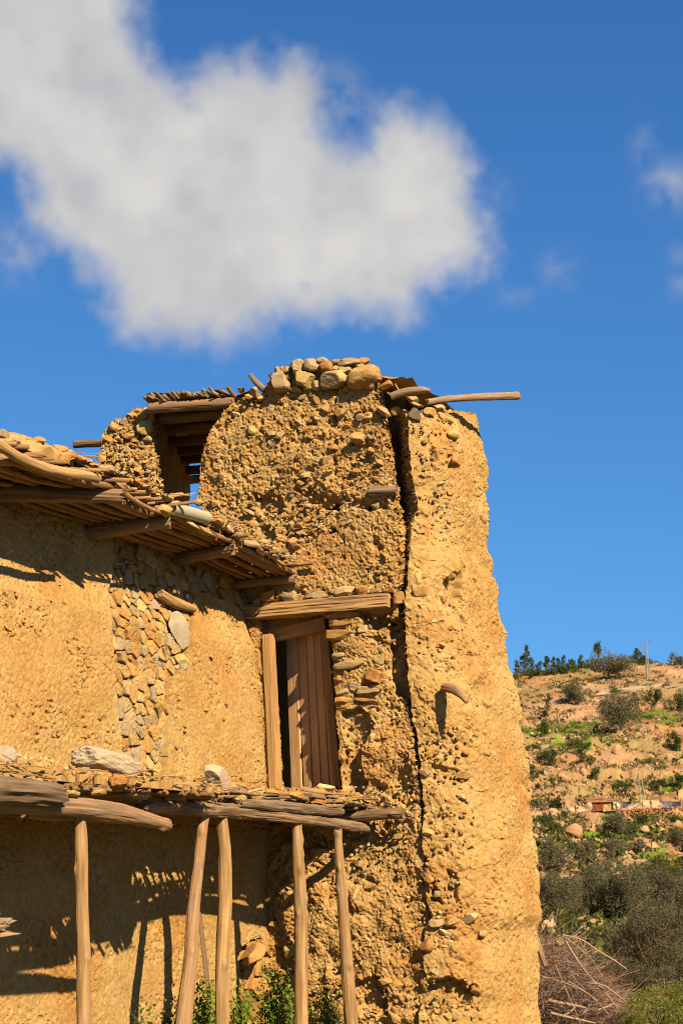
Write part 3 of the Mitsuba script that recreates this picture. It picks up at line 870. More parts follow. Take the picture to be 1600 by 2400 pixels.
# single stones standing out of the washed earth
for u, v, w, h, tone in ((637, 1017, 26, 18, CREAMB), (656, 1020, 20, 20, CREAMB), (845, 978, 24, 20, GREYB), (835, 1027, 40, 30, ROCKY), (764, 958, 20, 22, ROCKY), (745, 982, 22, 18, None), (800, 966, 34, 26, ROCKY), (592, 1010, 32, 26, YEL),
                         (690, 1280, 34, 22, ROCKY), (624, 1276, 30, 24, YEL), (766, 1108, 28, 14, CREAMB), (714, 1115, 26, 16, None), (900, 965, 38, 20, ROCKY), (760, 1080, 26, 18, None), (870, 1730, 24, 22, CREAMB), (700, 1230, 22, 14, None),
                         (465, 1176, 26, 24, CREAMB), (500, 1180, 26, 22, ROCKY), (866, 2080, 30, 16, None), (842, 2290, 24, 16, None), (900, 2300, 36, 18, ROCKY), (680, 2230, 44, 36, YEL), (660, 2280, 30, 18, None), (930, 1960, 24, 16, None)):
    px_stone(TOWER, u, v, w, h, 'T', 0.03, 0.8, rng.uniform(-20, 20), tone)
hid = Polygon(DOOR_HOLE).buffer(12).union(Polygon([(575, 1418), (922, 1390), (922, 1440), (588, 1465)])).union(Polygon([(0, 1300), (690, 1335), (640, 1880), (860, 1900), (600, 2000), (0, 2000)]))
tpx = Polygon(T_PX).buffer(-10)
kk = 0
while kk < 120:
    u, v = rng.uniform(470, 990), rng.uniform(915, 2390)
    if v > 1350 and u < 600 or not tpx.contains(Point(u, v)) or hid.contains(Point(u, v)) or (v > 1400 and rng.random() < 0.7):
        continue
    w = rng.uniform(10, 24) * (1.25 if rng.random() < 0.12 else 1)
    px_stone(TOWER, u, v, w, w * rng.uniform(0.55, 0.95), 'T', rng.uniform(-0.01, 0.015), 0.8, rng.uniform(-40, 40))
    kk += 1


def gravel(parent, poly_px, n, plane, seed, size=(0.022, 0.055), back=0.0, proud=0.008):
    rg = np.random.default_rng(seed)
    poly = Polygon(poly_px).buffer(-6)
    x0, y0, x1, y1 = poly.bounds
    p = rg.uniform((x0, y0), (x1, y1), (n * 3, 2))
    p = p[shapely.contains_xy(poly, p[:, 0], p[:, 1])]
    p = p[~shapely.contains_xy(hid, p[:, 0], p[:, 1])][:n] if plane == 'T' else p[:n]
    if plane == 'R':
        sz_ = R_sz(p)
        c = R_pt(sz_[:, 0], sz_[:, 1]) + R_n(sz_[:, 0], sz_[:, 1]) * proud
    else:
        c = onP(p, proud) if plane == 'P' else onT(p, back - proud)
    s = rg.uniform(*size, (len(p), 1)) ** 1.0 * rg.uniform(0.6, 1.1, (len(p), 3))
    m, col = many_rocks(c, s, seed, np.array([OCHRE, PALE, RUST, CREAM, OCHRE, GREYST]))
    return put('gravel', m, 'mat_stone', parent, col, kind='stuff')


gravel(TOWER, T_PX, 1300, 'T', 81, proud=0.002)
gravel(CORNER, [(960, 960), (1075, 985), (1095, 1200), (1110, 1700), (1130, 2380), (1005, 2380), (980, 1700), (970, 1300)], 500, 'R', 82, back=R_BACK, proud=0.004)
gravel(PIER, PIER_PX, 420, 'P', 83, back=P_BACK)
for k in range(50):
    t = rng.random()
    v = rng.uniform(985, 2390)
    u = np.interp(v, [980, 1300, 1700, 2400], [965, 970, 985, 1010]) + rng.uniform(0, 95) + (v - 980) * 0.02
    w = rng.uniform(9, 20)
    px_stone(CORNER, u, v, w, w * rng.uniform(0.5, 0.9), 'R', 0.008, 0.8, rng.uniform(-40, 40))
for u, v, w, h, tone in ((973, 974, 40, 38, (0.12, 0.10, 0.07)), (967, 936, 34, 22, CREAMB), (975, 951, 34, 14, CREAMB), (1003, 968, 30, 26, ROCKY), (1025, 957, 26, 18, CREAMB), (1046, 966, 24, 16, ROCKY), (1065, 972, 28, 18, ROCKY), (1088, 978, 26, 16, REDB),
                         (1040, 980, 30, 18, CREAMB), (1096, 1015, 30, 26, YEL), (977, 1352, 24, 58, YEL), (985, 1388, 44, 30, ROCKY), (982, 1246, 26, 12, CREAMB), (1135, 1075, 24, 26, REDB), (1005, 2062, 26, 20, None), (1002, 1952, 26, 20, YEL),
                         (1022, 2165, 36, 22, CREAMB), (1058, 2160, 36, 26, ROCKY), (1100, 2150, 40, 30, CREAMB), (1125, 2190, 30, 18, None), (1000, 2215, 36, 34, REDB), (995, 1810, 28, 26, None), (1080, 1815, 44, 22, ROCKY), (1115, 2320, 34, 22, None), (1040, 2185, 40, 14, CREAMB)):
    px_stone(CORNER, u, v, w, h, 'R', 0.02, 0.7, rng.uniform(-12, 12), tone)
for k in range(24):                                          # the broken head of the corner wall
    s = rng.uniform(0.1, S_END)
    c = R_pt(np.array([s]), np.array([z_end + 0.01]))[0] - R_n(np.array([s]), np.array([z_end]))[0] * rng.uniform(0.02, 0.12)
    c[2] = np.interp(s, [h_[0] for h_ in HEAD[::-1]], [h_[1] for h_ in HEAD[::-1]]) + rng.uniform(-0.05, 0.03)
    sz = rng.uniform(0.07, 0.17)
    stone('stone', CORNER, c, (sz, sz * 0.9, sz * 0.7), AX_T, 2400 + k, None, big=True)
for u, v, w, h, tone in ((343, 968, 34, 26, CREAMB), (337, 1002, 46, 44, YEL), (268, 1000, 26, 24, ROCKY), (310, 975, 30, 18, ROCKY), (292, 988, 24, 18, None), (347, 1028, 24, 18, CREAMB), (305, 1025, 30, 18, None), (325, 1100, 24, 18, YEL), (288, 1115, 46, 16, YEL), (254, 1030, 26, 20, None), (280, 1005, 20, 16, CREAMB), (240, 1075, 22, 20, None)):
    px_stone(PIER, u, v, w, h, 'P', 0.02, 0.8, rng.uniform(-15, 15), tone)
for k in range(40):
    u, v = rng.uniform(238, 362), rng.uniform(990, 1160)
    w = rng.uniform(10, 20)
    if Polygon(PIER_PX).buffer(-5).contains(Point(u, v)):
        px_stone(PIER, u, v, w, w * rng.uniform(0.5, 0.9), 'P', 0.012, 0.8, rng.uniform(-40, 40))


# rubble masonry in the front wall: fitted stones with open joints
def masonry(parent, poly, cell, gap, seed, plane_pt, axes, stretch=1.3, depth=0.09, proud=0.0, tones=STONE_TONES, slant=0.0, spread=0.03):
    from scipy.spatial import Voronoi
    rg = np.random.default_rng(seed)
    P = Polygon(poly).buffer(0)
    x0, y0, x1, y1 = P.bounds
    gx, gy = np.meshgrid(np.arange(x0 - 0.4, x1 + 0.4, cell * stretch), np.arange(y0 - 0.4, y1 + 0.4, cell), indexing='ij')
    gx = gx + (np.arange(gx.shape[1]) % 2)[None] * cell * stretch / 2
    q = np.stack([gx.ravel(), gy.ravel()], 1) + rg.uniform(-0.42, 0.42, (gx.size, 2)) * np.array([cell * stretch, cell])
    q = q[rg.random(len(q)) < 0.86]
    vor = Voronoi(q)
    done = []
    for k, reg in enumerate(vor.point_region):
        ids = vor.regions[reg]
        if -1 in ids or not ids or not P.contains(Point(q[k])):
            continue
        c = Polygon(vor.vertices[ids]).intersection(P.buffer(0.02))
        c = c.buffer(-gap * rg.uniform(0.2, 1.3)).simplify(0.006)
        c = c.buffer(-0.012).buffer(0.012, quad_segs=1) if c.area > 0.002 else c
        if c.is_empty or c.geom_type != 'Polygon' or c.area < 0.0006:
            continue
        o = np.array(c.exterior.coords)[:-1]
        # subdivide and roughen the outline
        o = jitter(o, 0.004, 0.035, int(rg.integers(1e6)))
        n, cen = len(o), o.mean(0)
        t1, t2 = rg.normal(0, 0.13, 2)
        hgt = rg.uniform(-spread, spread) + proud
        lay = []
        for fr, dz in ((0.0, -depth), (0.0, -0.013), (0.05, -0.003), (0.34, 0.0), (0.68, 0.001)):
            p = o + (cen - o) * fr
            z = hgt + dz + (t1 * (p[:, 0] - cen[0]) + t2 * (p[:, 1] - cen[1])) + (rg.normal(0, 0.0035, n) if fr else 0)
            lay.append(plane_pt(p[:, 0], p[:, 1], z))
        top = plane_pt(cen[:1], cen[1:2], np.array([hgt + 0.004]))
        V = np.vstack(lay + [top])
        f, j = [], np.arange(n)
        for a in range(4):
            b0, b1 = a * n, (a + 1) * n
            f += [np.stack([b0 + j, b0 + (j + 1) % n, b1 + (j + 1) % n], 1), np.stack([b0 + j, b1 + (j + 1) % n, b1 + j], 1)]
        f.append(np.stack([4 * n + j, 4 * n + (j + 1) % n, np.full(n, 5 * n)], 1))
        tone = tones[rg.integers(len(tones))] * rg.uniform(0.85, 1.12)
        done.append(put('stone', (V, np.vstack(f)), 'mat_stone', parent, spot_color(V, tone, int(rg.integers(9999)), 0.22)))
    return done


MASON = 0.76 * np.array([(0.37, 0.26, 0.115), (0.34, 0.255, 0.14), (0.40, 0.245, 0.09), (0.37, 0.215, 0.08), (0.33, 0.265, 0.17), (0.40, 0.295, 0.13)])
wpt = lambda x, y, h: W_pt(x, y, h - 0.024)
masonry(FRONT, COLUMN, 0.115, 0.009, 91, wpt, AX_W, 1.25, tones=MASON, spread=0.018)
masonry(FRONT, SHADEST, 0.15, 0.010, 92, wpt, AX_W, 1.3, tones=MASON, spread=0.025)
masonry(LOWER, RUBBLE, 0.14, 0.012, 93, lambda x, y, h: W_pt(x, y, h - 0.02, True), AX_W, 1.5, tones=0.74 * np.array([(0.36, 0.20, 0.07), (0.39, 0.23, 0.085)]), spread=0.06, depth=0.16)
px_stone(FRONT, 420, 1478, 58, 92, 'W', -0.005, 0.25, 8, (0.26, 0.235, 0.17), big=True, lab=dict(label='large flat grey stone beside the rubble column'))
px_stone(FRONT, 425, 1545, 40, 40, 'W', -0.012, 0.3, 0, YEL, big=True)
px_stone(FRONT, 430, 1562, 22, 26, 'W', 0.0, 0.4, 0, (0.22, 0.195, 0.145))
px_stone(LOWER, 592, 2238, 60, 52, 'L', 0.06, 0.9, -10, (0.29, 0.175, 0.07), big=True, lab=dict(label='large protruding ochre stone at the broken wall corner'))
for k in range(70):
    u, v = rng.uniform(5, 610), rng.uniform(1370, 1780)
    if not Polygon(COLUMN_PX).buffer(15).contains(Point(u, v)):
        w = rng.uniform(7, 15)
        px_stone(FRONT, u, v, w * 0.8, w * rng.uniform(0.5, 0.9), 'W', 0.002, 0.7, rng.uniform(-30, 30), OCHRE * rng.uniform(0.9, 1.2))

# ------------------------------------------------------------------ timber in the walls
def lab(text):
    return dict(label=text)


p0, p1 = onT([(578, 1437), (918, 1409)], 0.02)
c_, x_ = (p0 + p1) / 2, (p1 - p0) / np.linalg.norm(p1 - p0)
z_ = np.cross(x_, dW)
z_ = z_ * np.sign(z_[2])
m, c = board_mesh(c_, x_, np.cross(z_, x_), z_, (np.linalg.norm(p1 - p0), 0.24, 0.165), 301, np.array([0.255, 0.165, 0.075]), grain=0.02)
put('lintel', m, 'mat_wood', HOUSE, c, label='thick weathered timber lintel over the doorway')
log('beam_stub', TOWER, onT([(868, 1152), (932, 1150)], -0.03), [0.062, 0.055], 302, tone=GREYW * 1.15, tone2=DARKW, groove=0.10, wob=0.05, end_tone=TAN * 0.8)
r0 = onT([(1036, 1610), (1066, 1617), (1086, 1630), (1102, 1648)], R_BACK - 0.02)
log('root_stub', CORNER, r0 + np.array([[0.05], [-0.02], [-0.08], [-0.10]]) * dW, [0.05, 0.052, 0.04, 0.022], 303, tone=TAN * 0.8, tone2=GREYW, groove=0.08)
log('beam_stub', PIER, onT([(176, 1042), (252, 1037)], 0.42), [0.048, 0.05], 304, tone=GREYW * 0.8, tone2=DARKW, groove=0.09, wob=0.06)
log('beam_stub', TOWER, onT([(586, 878), (604, 900), (628, 920)], 0.1), [0.026, 0.034, 0.042], 305, tone=GREYW, tone2=DARKW, groove=0.09)
log('roof_pole', CORNER, np.array([onT([q], bk)[0] for q, bk in (((1000, 942), 0.35), ((1068, 934), 0.75), ((1140, 930), 1.15), ((1212, 928), 1.55))]), [0.032, 0.040, 0.044, 0.046], 306, tone=np.array([0.22, 0.15, 0.085]), tone2=GREYW * 0.8, groove=0.07, lab=lab('long weathered pole sticking out over the corner'))
log('roof_pole', TOWER, onT([(918, 929), (958, 917), (990, 914), (1008, 915)], -0.01), [0.042, 0.044, 0.036, 0.010], 307, tone=np.array([0.26, 0.19, 0.115]), tone2=GREYW, groove=0.06, lab=lab('short pale timber bridging the crack'))
log('twig', TOWER, onT([(925, 900), (937, 921)], 0.05), [0.012, 0.014], 308, tone=TAN, sides=8)
log('twig', TOWER, onT([(905, 918), (922, 932)], 0.02), [0.012, 0.014], 309, tone=TAN, sides=8)
log('wood_piece', FRONT, onW([(372, 1390), (410, 1412), (455, 1428)], 0.03), [0.05, 0.055, 0.035], 310, tone=np.array([0.30, 0.20, 0.085]), tone2=TAN * 0.7, groove=0.08)

# ------------------------------------------------------------------ the door
def board_between(name, parent, a, b, back, w, t, seed, tone, lab_=None, grain=0.006):
    p, q = onT([a, b], back)
    x = (q - p) / np.linalg.norm(q - p)
    z = np.cross(x, dW)
    m, c = board_mesh((p + q) / 2, x, np.cross(z, x), z, (np.linalg.norm(q - p), t, w), seed, tone, grain)
    return put(name, m, 'mat_wood', parent, c, **(lab_ or {}))


FRAME = board_between('door_frame', HOUSE, (762, 1462), (794, 1852), 0.25, 0.10, 0.10, 320, TAN * 0.85)
board_between('jamb', FRAME, (629, 1488), (646, 1850), 0.03, 0.112, 0.13, 321, TAN * 0.95)
board_between('header', FRAME, (628, 1493), (764, 1462), 0.16, 0.15, 0.09, 322, TAN * 0.9)
board_between('header', FRAME, (600, 1472), (766, 1452), 0.20, 0.20, 0.05, 323, np.array([0.27, 0.165, 0.062]), grain=0.012)
pl = [(671, 698), (698, 718), (718, 736), (736, 753), (753, 768)]
DOOR = None
for k, (u0, u1) in enumerate(pl):
    hinge = 0.13
    swing = lambda u: 0.29 + 0.16 * (764 - u) / 98.0            # the leaf stands a little open, its left edge inwards
    um = (u0 + u1) / 2
    top, bot = onT([(um, 1478 + (764 - um) * 0.16)], swing(um))[0], onT([(um + 14 + (um - 700) * 0.16, 1850)], swing(um))[0]
    x = (bot - top) / np.linalg.norm(bot - top)
    z = nW * math.cos(0.33) - dW * math.sin(0.33)
    z = z - x * (z @ x)
    z /= np.linalg.norm(z)
    w = (u1 - u0) * 17.5 / FOCAL / 0.9 * 1.22
    m, c = board_mesh((top + bot) / 2, x, np.cross(z, x), z, (np.linalg.norm(bot - top), 0.035, w), 330 + k, np.array([0.42, 0.26, 0.13]) * (0.97 + 0.03 * (k % 3)), 0.003, streak=0.45)
    if k == 0:
        DOOR = put('door', m, 'mat_wood', HOUSE, c, label='worn brown plank door standing ajar')
    else:
        put('plank', m, 'mat_wood', DOOR, c)

# ------------------------------------------------------------------ the roofed opening left of the tower head
CEIL = None
b0 = onT([(352, 958), (545, 946)], 0.12)
for k in range(8):
    p = b0 + dW * (0.40 * k) - UP * (0.02 * k * (k > 0)) + np.array([[0, 0, rng.normal(0, 0.012)]] * 2)
    p[0] = p[0] - nW * (0.47 * 0.40 * k + (0.1 if k else 0))
    p[1] = p[1] + nW * (0.3 if k else 0)
    m, c = log_mesh(p, [0.062 if k else 0.066] * 2, 340 + k, tone=np.array([0.24, 0.135, 0.058]), tone2=GREYW * 0.8, groove=0.06, wob=0.06, knots=0.2)
    if k == 0:
        CEIL = put('opening_roof', m, 'mat_wood', HOUSE, c)
    else:
        put('beam', m, 'mat_wood', CEIL, c)
L_, x_ = np.linalg.norm(b0[1] - b0[0]), (b0[1] - b0[0]) / np.linalg.norm(b0[1] - b0[0])
for k in range(26):
    t = (k + 0.5) / 26 + rng.normal(0, 0.012)
    q = b0[0] + (b0[1] - b0[0]) * (t * 1.08 - 0.03) + UP * 0.085
    ln = 0.2
    tip = q + nT * rng.uniform(0.05, 0.13) + UP * rng.uniform(0.02, 0.12) - nW * rng.uniform(0.01, 0.10)
    log('slat', CEIL, np.array([q + dW * 3.0 + UP * 0.02 * (k % 2), q + dW * 0.12, tip]), [0.036, rng.uniform(0.028, 0.042), rng.uniform(0.010, 0.024)], 360 + k, tone=np.array([0.255, 0.15, 0.062]) * rng.uniform(0.7, 1.05), tone2=GREYW * 0.7, groove=0.07, sides=9, seg=0.08, knots=0)
g1, g2 = np.meshgrid(np.linspace(-0.06, L_ + 0.15, 20), np.linspace(0.02, 3.1, 40), indexing='ij')
pp_ = b0[0] + (g1 - 0.5 * g2 * (1 - g1 / L_))[..., None] * x_ + g2[..., None] * dW + (0.15 + 0.05 * sn(g1, g2, 0.18, 66))[..., None] * UP
idx = np.arange(g1.size).reshape(g1.shape)
put('roof_earth', (pp_.reshape(-1, 3), np.stack([idx[:-1, :-1], idx[1:, :-1], idx[1:, 1:], idx[:-1, 1:]], -1).reshape(-1, 4)), 'mat_earth', CEIL, mud_color(g1.ravel(), g2.ravel(), 67), smooth=True)
for k in range(24):
    q = b0[0] + x_ * rng.uniform(0.25, L_ + 0.1) + dW * rng.uniform(0.02, 0.5) + UP * rng.uniform(0.13, 0.19)
    s = rng.uniform(0.05, 0.11)
    stone('stone', CEIL, q, (s, s, s * 0.6), AX_T, 2600 + k, OCHRE * 1.1)
# ------------------------------------------------------------------ the eave of the upper roof
O_E = 0.68                                                   # how far the roof stands out before the front wall
eave_px = [(-120, 1112), (0, 1138), (150, 1152), (282, 1168), (398, 1226), (548, 1291), (692, 1358)]
ep = np.array([onW([q], 0.0)[0] for q in [(-240, 1120), (-110, 1150), (40, 1185), (130, 1196), (218, 1250), (426, 1312), (564, 1372)]])
# purlins: out of the wall, their ends at these pixels on the line of the eave
PURL = [((-70, 1158), (283, 1163), 0.078, 0.068, 0.84), ((214, 1250), (400, 1222), 0.080, 0.068, O_E), ((424, 1311), (548, 1287), 0.070, 0.060, O_E), ((560, 1372), (694, 1356), 0.052, 0.048, O_E)]


def onWv(px, off):                                           # an upright plane before the wall, through its face at eave height
    a = aW(np.array([4.6]))[0] + off
    return on_plane(px, K + a * nW, nW)


EAVE = None
pur = []
for k, (w0, w1, ra, rb, o) in enumerate(PURL):
    a, b = onWv([w0], 0.0)[0], onWv([w1], o)[0]
    a = a - 0.25 * (b - a)
    mid = (a + b) / 2 + np.array([0, 0, 0.015])
    m, c = log_mesh([a, mid, b], [ra * 1.02, ra, rb], 400 + k, tone=np.array([0.225, 0.13, 0.062]) if k else np.array([0.19, 0.12, 0.062]), tone2=GREYW * 0.75 if k else DARKW, groove=0.09 if k == 0 else 0.06, wob=0.12, sides=26, seg=0.03, split=0.10 if k == 0 else 0.04)
    pur.append((a, b, ra))
    if EAVE is None:
        EAVE = put('eave', m, 'mat_wood', HOUSE, c)
    else:
        put('beam', m, 'mat_wood', EAVE, c)
# second beam left of the frame carries the same bay on
a0_, b0_ = pur[0][0] + nT * 1.6 - UP * 0.03, pur[0][1] + nT * 1.6 - UP * 0.03
pur = [(a0_, b0_, 0.06)] + pur
log('beam', EAVE, [a0_, b0_], [0.06, 0.055], 409, tone=TAN, tone2=DARKW)
# poles along the eave, resting on the purlins, one bundle per bay
for bay in range(4):
    (a1, b1, r1), (a2, b2, r2) = pur[bay], pur[bay + 1]
    npole = 8
    for j in range(npole):
        f = 0.22 + 0.76 * j / (npole - 1)
        p1, p2 = a1 + (b1 - a1) * f, a2 + (b2 - a2) * f
        rr = rng.uniform(0.018, 0.040)
        sag = rng.uniform(-0.01, 0.05) + (0.02 if bay == 1 else 0)
        ext = (p2 - p1) / np.linalg.norm(p2 - p1)
        lift = UP * (r1 + rr * 0.6)
        q = [p1 + lift - ext * 0.08, (p1 + p2) / 2 + lift - UP * sag + nW * rng.normal(0, 0.03), p2 + UP * (r2 + rr * 0.6) + ext * 0.10]
        log('pole', EAVE, q, [rr * 1.1, rr, rr * 0.85], 420 + bay * 10 + j, tone=np.array([0.27, 0.147, 0.056]) * rng.uniform(0.8, 1.1), tone2=TAN * 0.45, groove=0.06, wob=0.10, sides=14, seg=0.05, knots=0.35)
# short slats across the poles; their ends show as teeth along the edge
tipline, n_slat = [], 0
for bay in range(4):
    (a1, b1, r1), (a2, b2, r2) = pur[bay], pur[bay + 1]
    L_ = np.linalg.norm(b2 - b1)
    ns = int(L_ / (0.075 if bay != 0 else 0.11))
    for j in range(ns):
        t = (j + rng.uniform(0.25, 0.75)) / ns
        e, s0 = b1 + (b2 - b1) * t, a1 + (a2 - a1) * t
        d = (e - s0) / np.linalg.norm(e - s0)
        rr = rng.uniform(0.016, 0.027)
        up = UP * (0.150 + rng.normal(0, 0.006)) - UP * 0.03 * math.sin(t * math.pi)
        q = [s0 + d * 0.20 + up, e + d * (rng.normal(0, 0.05) + (rng.uniform(0.08, 0.30) if rng.random() < 0.14 else 0)) + up - UP * rng.uniform(0.0, 0.03) + (b2 - b1) / L_ * rng.normal(0, 0.05)]
        log('slat', EAVE, q, [rr, rr * rng.uniform(0.7, 1.0)], 500 + n_slat, tone=np.array([0.29, 0.163, 0.06]) * rng.uniform(0.7, 1.1), tone2=TAN * 0.4, groove=0.05, wob=0.1, sides=9, seg=0.14, knots=0)
        n_slat += 1
        tipline.append((e, d))
# the pale edge pole on the left
ed = onWv([(-60, 1010), (0, 1045), (48, 1074), (95, 1094), (147, 1107), (200, 1114), (232, 1121)], O_E + 0.26)
log('edge_pole', EAVE, ed, [0.045, 0.043, 0.042, 0.046, 0.044, 0.040, 0.034], 470, tone=np.array([0.32, 0.215, 0.09]), tone2=TAN * 0.7, groove=0.05, wob=0.08, sides=28, lab=lab('pale smooth pole lying along the roof edge'))
for q0, q1, r in (((262, 1128), (333, 1142), 0.034), ((290, 1150), (352, 1152), 0.030), ((300, 1170), (360, 1160), 0.02)):
    log('wood_piece', EAVE, onWv([q0, q1], O_E + 0.02), [r, r * 0.8], 475 + int(r * 1000), tone=np.array([0.29, 0.19, 0.09]), tone2=GREYW, groove=0.09)
log('twig', EAVE, onWv([(338, 1178), (380, 1166), (428, 1159)], O_E - 0.1), [0.026, 0.024, 0.02], 480, tone=np.array([0.27, 0.19, 0.11]), tone2=GREYW, groove=0.07, lab=lab('grey stick lying on the roof edge before the opening'))
# earth and rubble on top of the slats
bs = np.concatenate([[pur[i][1] for i in range(5)]])
ss = np.concatenate([[pur[i][0] for i in range(5)]])
u, w = np.meshgrid(np.linspace(0, 4, 330), np.linspace(0, 1, 70), indexing='ij')
i0 = np.clip(u.astype(int), 0, 3)
fr = (u - i0)[..., None]
eb = bs[i0] * (1 - fr) + bs[i0 + 1] * fr
es = ss[i0] * (1 - fr) + ss[i0 + 1] * fr
back_ = es - nW * 1.3
P0 = back_ + (eb - back_) * (w[..., None] * 0.985)
su, sw = u * 1.4, w * 2.2
hh, idn = rough_relief(su.ravel(), sw.ravel(), 700, np.full(u.size, 0.9))
# a mound that thins to the edge
crest = 0.175 + 0.12 * np.clip((1 - w) * 3.0, 0, 1) + 0.05 * sn(su, sw, 0.4, 76) * np.clip((1 - w) * 6, 0.2, 1) + 0.9 * hh.reshape(u.shape)
crest = crest + 0.17 * np.exp(-((u - 0.75) / 0.5) ** 2) * np.clip((1 - w) * 4, 0, 1)
Pm = P0 + crest[..., None] * UP + (0.04 * sn(u * 6, w, 0.3, 77) * (w > 0.97))[..., None] * nW
low_edge = P0[:, -1] + UP * 0.14
idx = np.arange(u.size).reshape(u.shape)
q = np.stack([idx[:-1, :-1], idx[1:, :-1], idx[1:, 1:], idx[:-1, 1:]], -1).reshape(-1, 4)
n0 = u.size
e_ = idx[:, -1]
q2 = np.stack([e_[:-1], e_[1:], n0 + np.arange(1, len(e_)), n0 + np.arange(len(e_) - 1)], 1)
cm = mud_color(su.ravel(), sw.ravel(), 78, idn, 0.25)
put('roof_earth', (np.vstack([Pm.reshape(-1, 3), low_edge]), np.vstack([q, q2])), 'mat_earth', EAVE, np.vstack([cm, cm[e_]]))


def eave_pt(uu, ww, up):
    k = int(np.clip(uu, 0, 3.999))
    f_ = uu - k
    e, s = bs[k] * (1 - f_) + bs[k + 1] * f_, ss[k] * (1 - f_) + ss[k + 1] * f_
    return s + (e - s) * ww + UP * up


for k in range(210):                                         # flat stones and lumps along the edge
    uu, ww = rng.uniform(0.5, 3.98), 1.02 - abs(rng.normal(0, 0.13))
    s = rng.uniform(0.05, 0.13) * (1.3 if uu < 1.6 else 1)
    stone('stone', EAVE, eave_pt(uu, ww, 0.20 + 0.2 * (1 - ww)), (s * 1.3, s, s * rng.uniform(0.35, 0.7)), AX_W, 3000 + k, None)
for (u_, v_), (w_, h_), tone in (((28, 1040), (52, 40), (0.25, 0.22, 0.155)), ((60, 1046), (70, 44), ROCKY), ((85, 1036), (44, 26), ROCKY), ((120, 1060), (70, 38), ROCKY), ((165, 1078), (56, 46), (0.30, 0.175, 0.07)), ((100, 1075), (40, 26), (0.235, 0.21, 0.155)), ((208, 1092), (36, 22), CREAMB),
                                 ((270, 1118), (40, 24), CREAMB), ((238, 1105), (44, 24), ROCKY), ((405, 1185), (26, 34), CREAMB), ((388, 1198), (40, 26), YEL), ((590, 1275), (60, 20), GREYB), ((640, 1302), (50, 20), GREYB), ((560, 1258), (34, 22), GREYB), ((610, 1292), (40, 14), CREAMB), ((515, 1222), (36, 24), ROCKY), ((535, 1240), (30, 20), CREAMB),
                                 ((450, 1228), (44, 12), CREAMB), ((480, 1245), (50, 14), ROCKY), ((325, 1160), (30, 20), ROCKY), ((655, 1318), (44, 12), ROCKY), ((10, 1022), (30, 26), GREYB), ((142, 1052), (30, 18), ROCKY)):
    c = onWv([(u_, v_)], O_E - (0.16 if u_ < 300 else -0.03))[0]
    d = (c - EYE) @ cF
    _sd += 1
    stone('stone', EAVE, c, (w_ * d / FOCAL / 0.62, h_ * d / FOCAL * 1.2, h_ * d / FOCAL), AX_W, _sd, tone, big=True)
n = 110                                                      # brush and splinters in the roof's edge
uu = rng.uniform(0.4, 4.0, n)
pts = np.array([eave_pt(a, b, c) for a, b, c in zip(uu, rng.uniform(0.80, 1.03, n), rng.uniform(0.15, 0.24, n))])
dr = dW * rng.choice([-1, 1], n)[:, None] + nW * rng.normal(0.25, 0.45, n)[:, None] + UP * rng.normal(-0.05, 0.16, n)[:, None]
m, c = many_sticks(pts, dr, rng.uniform(0.10, 0.42, n), rng.uniform(0.004, 0.013, n), 79, [TAN, GREYW, BARK, ORANGE, np.array([0.29, 0.215, 0.115])])
put('twigs', m, 'mat_wood', EAVE, c, kind='stuff')

# the piece of pipe lying in the roof's edge
pa, pb = onWv([(414, 1194), (484, 1214)], O_E + 0.04)
ax = (pb - pa) / np.linalg.norm(pb - pa)
A = np.cross(ax, UP)
A /= np.linalg.norm(A)
B = np.cross(A, ax)
an = np.linspace(0, 2 * np.pi, 33)[:-1]
ring = lambda c, r: c + r * (np.cos(an)[:, None] * A + np.sin(an)[:, None] * B)
R_ = 0.064
V = np.vstack([ring(pa - ax * 0.1, R_), ring(pb, R_), ring(pb, R_ - 0.005), ring(pa - ax * 0.1, R_ - 0.005)])
j = np.arange(32)
f = np.vstack([np.stack([a * 32 + j, a * 32 + (j + 1) % 32, ((a + 1) % 4) * 32 + (j + 1) % 32, ((a + 1) % 4) * 32 + j], 1) for a in range(4)])
put('plastic_pipe', (V, f), 'mat_plastic', None, None, smooth=40, label='cut piece of grey green plastic pipe lying on the roof edge', category='pipe')

# ------------------------------------------------------------------ the porch: posts, beams, slats, earth
def reach_at(b):                                             # how far the roof stands out: far on the left, less before the door
    return np.interp(b, [0, 0.6, 1.2, 3.0, 3.8, 9], [1.20, 1.14, 0.98, 0.98, 1.55, 1.60])


def off_at(u):                                               # the same along the picture's front edge, from the plane of the posts
    return np.interp(u, [0, 300, 345, 400, 470, 620, 760, 862], [0.36, 0.33, 0.08, -0.10, -0.20, -0.20, -0.08, 0.02])


def onFv(px, add=0.0):
    return np.array([onF([q], float(off_at(q[0])) + add)[0] for q in px])


POSTS = [[(187, 1905), (191, 2000), (192, 2100), (196, 2250), (198, 2430)], [(479, 1908), (466, 2020), (456, 2100), (446, 2250), (426, 2430)], [(519, 1915), (527, 2020), (528, 2100), (521, 2250), (520, 2430)],
         [(695, 1934), (699, 2020), (703, 2100), (706, 2250), (706, 2430)], [(790, 1945), (795, 2020), (800, 2080), (812, 2250), (824, 2430)]]
PW = [[24, 30, 29, 33, 35], [22, 26, 29, 33, 40], [27, 31, 33, 32, 32], [23, 27, 30, 32, 32], [20, 22, 24, 29, 32]]
PT = [(np.array([0.305, 0.19, 0.075]), TAN * 0.65), (np.array([0.25, 0.162, 0.085]), np.array([0.18, 0.10, 0.048])), (np.array([0.32, 0.208, 0.08]), TAN * 0.65), (np.array([0.29, 0.187, 0.085]), TAN * 0.6), (np.array([0.28, 0.185, 0.088]), TAN * 0.65)]
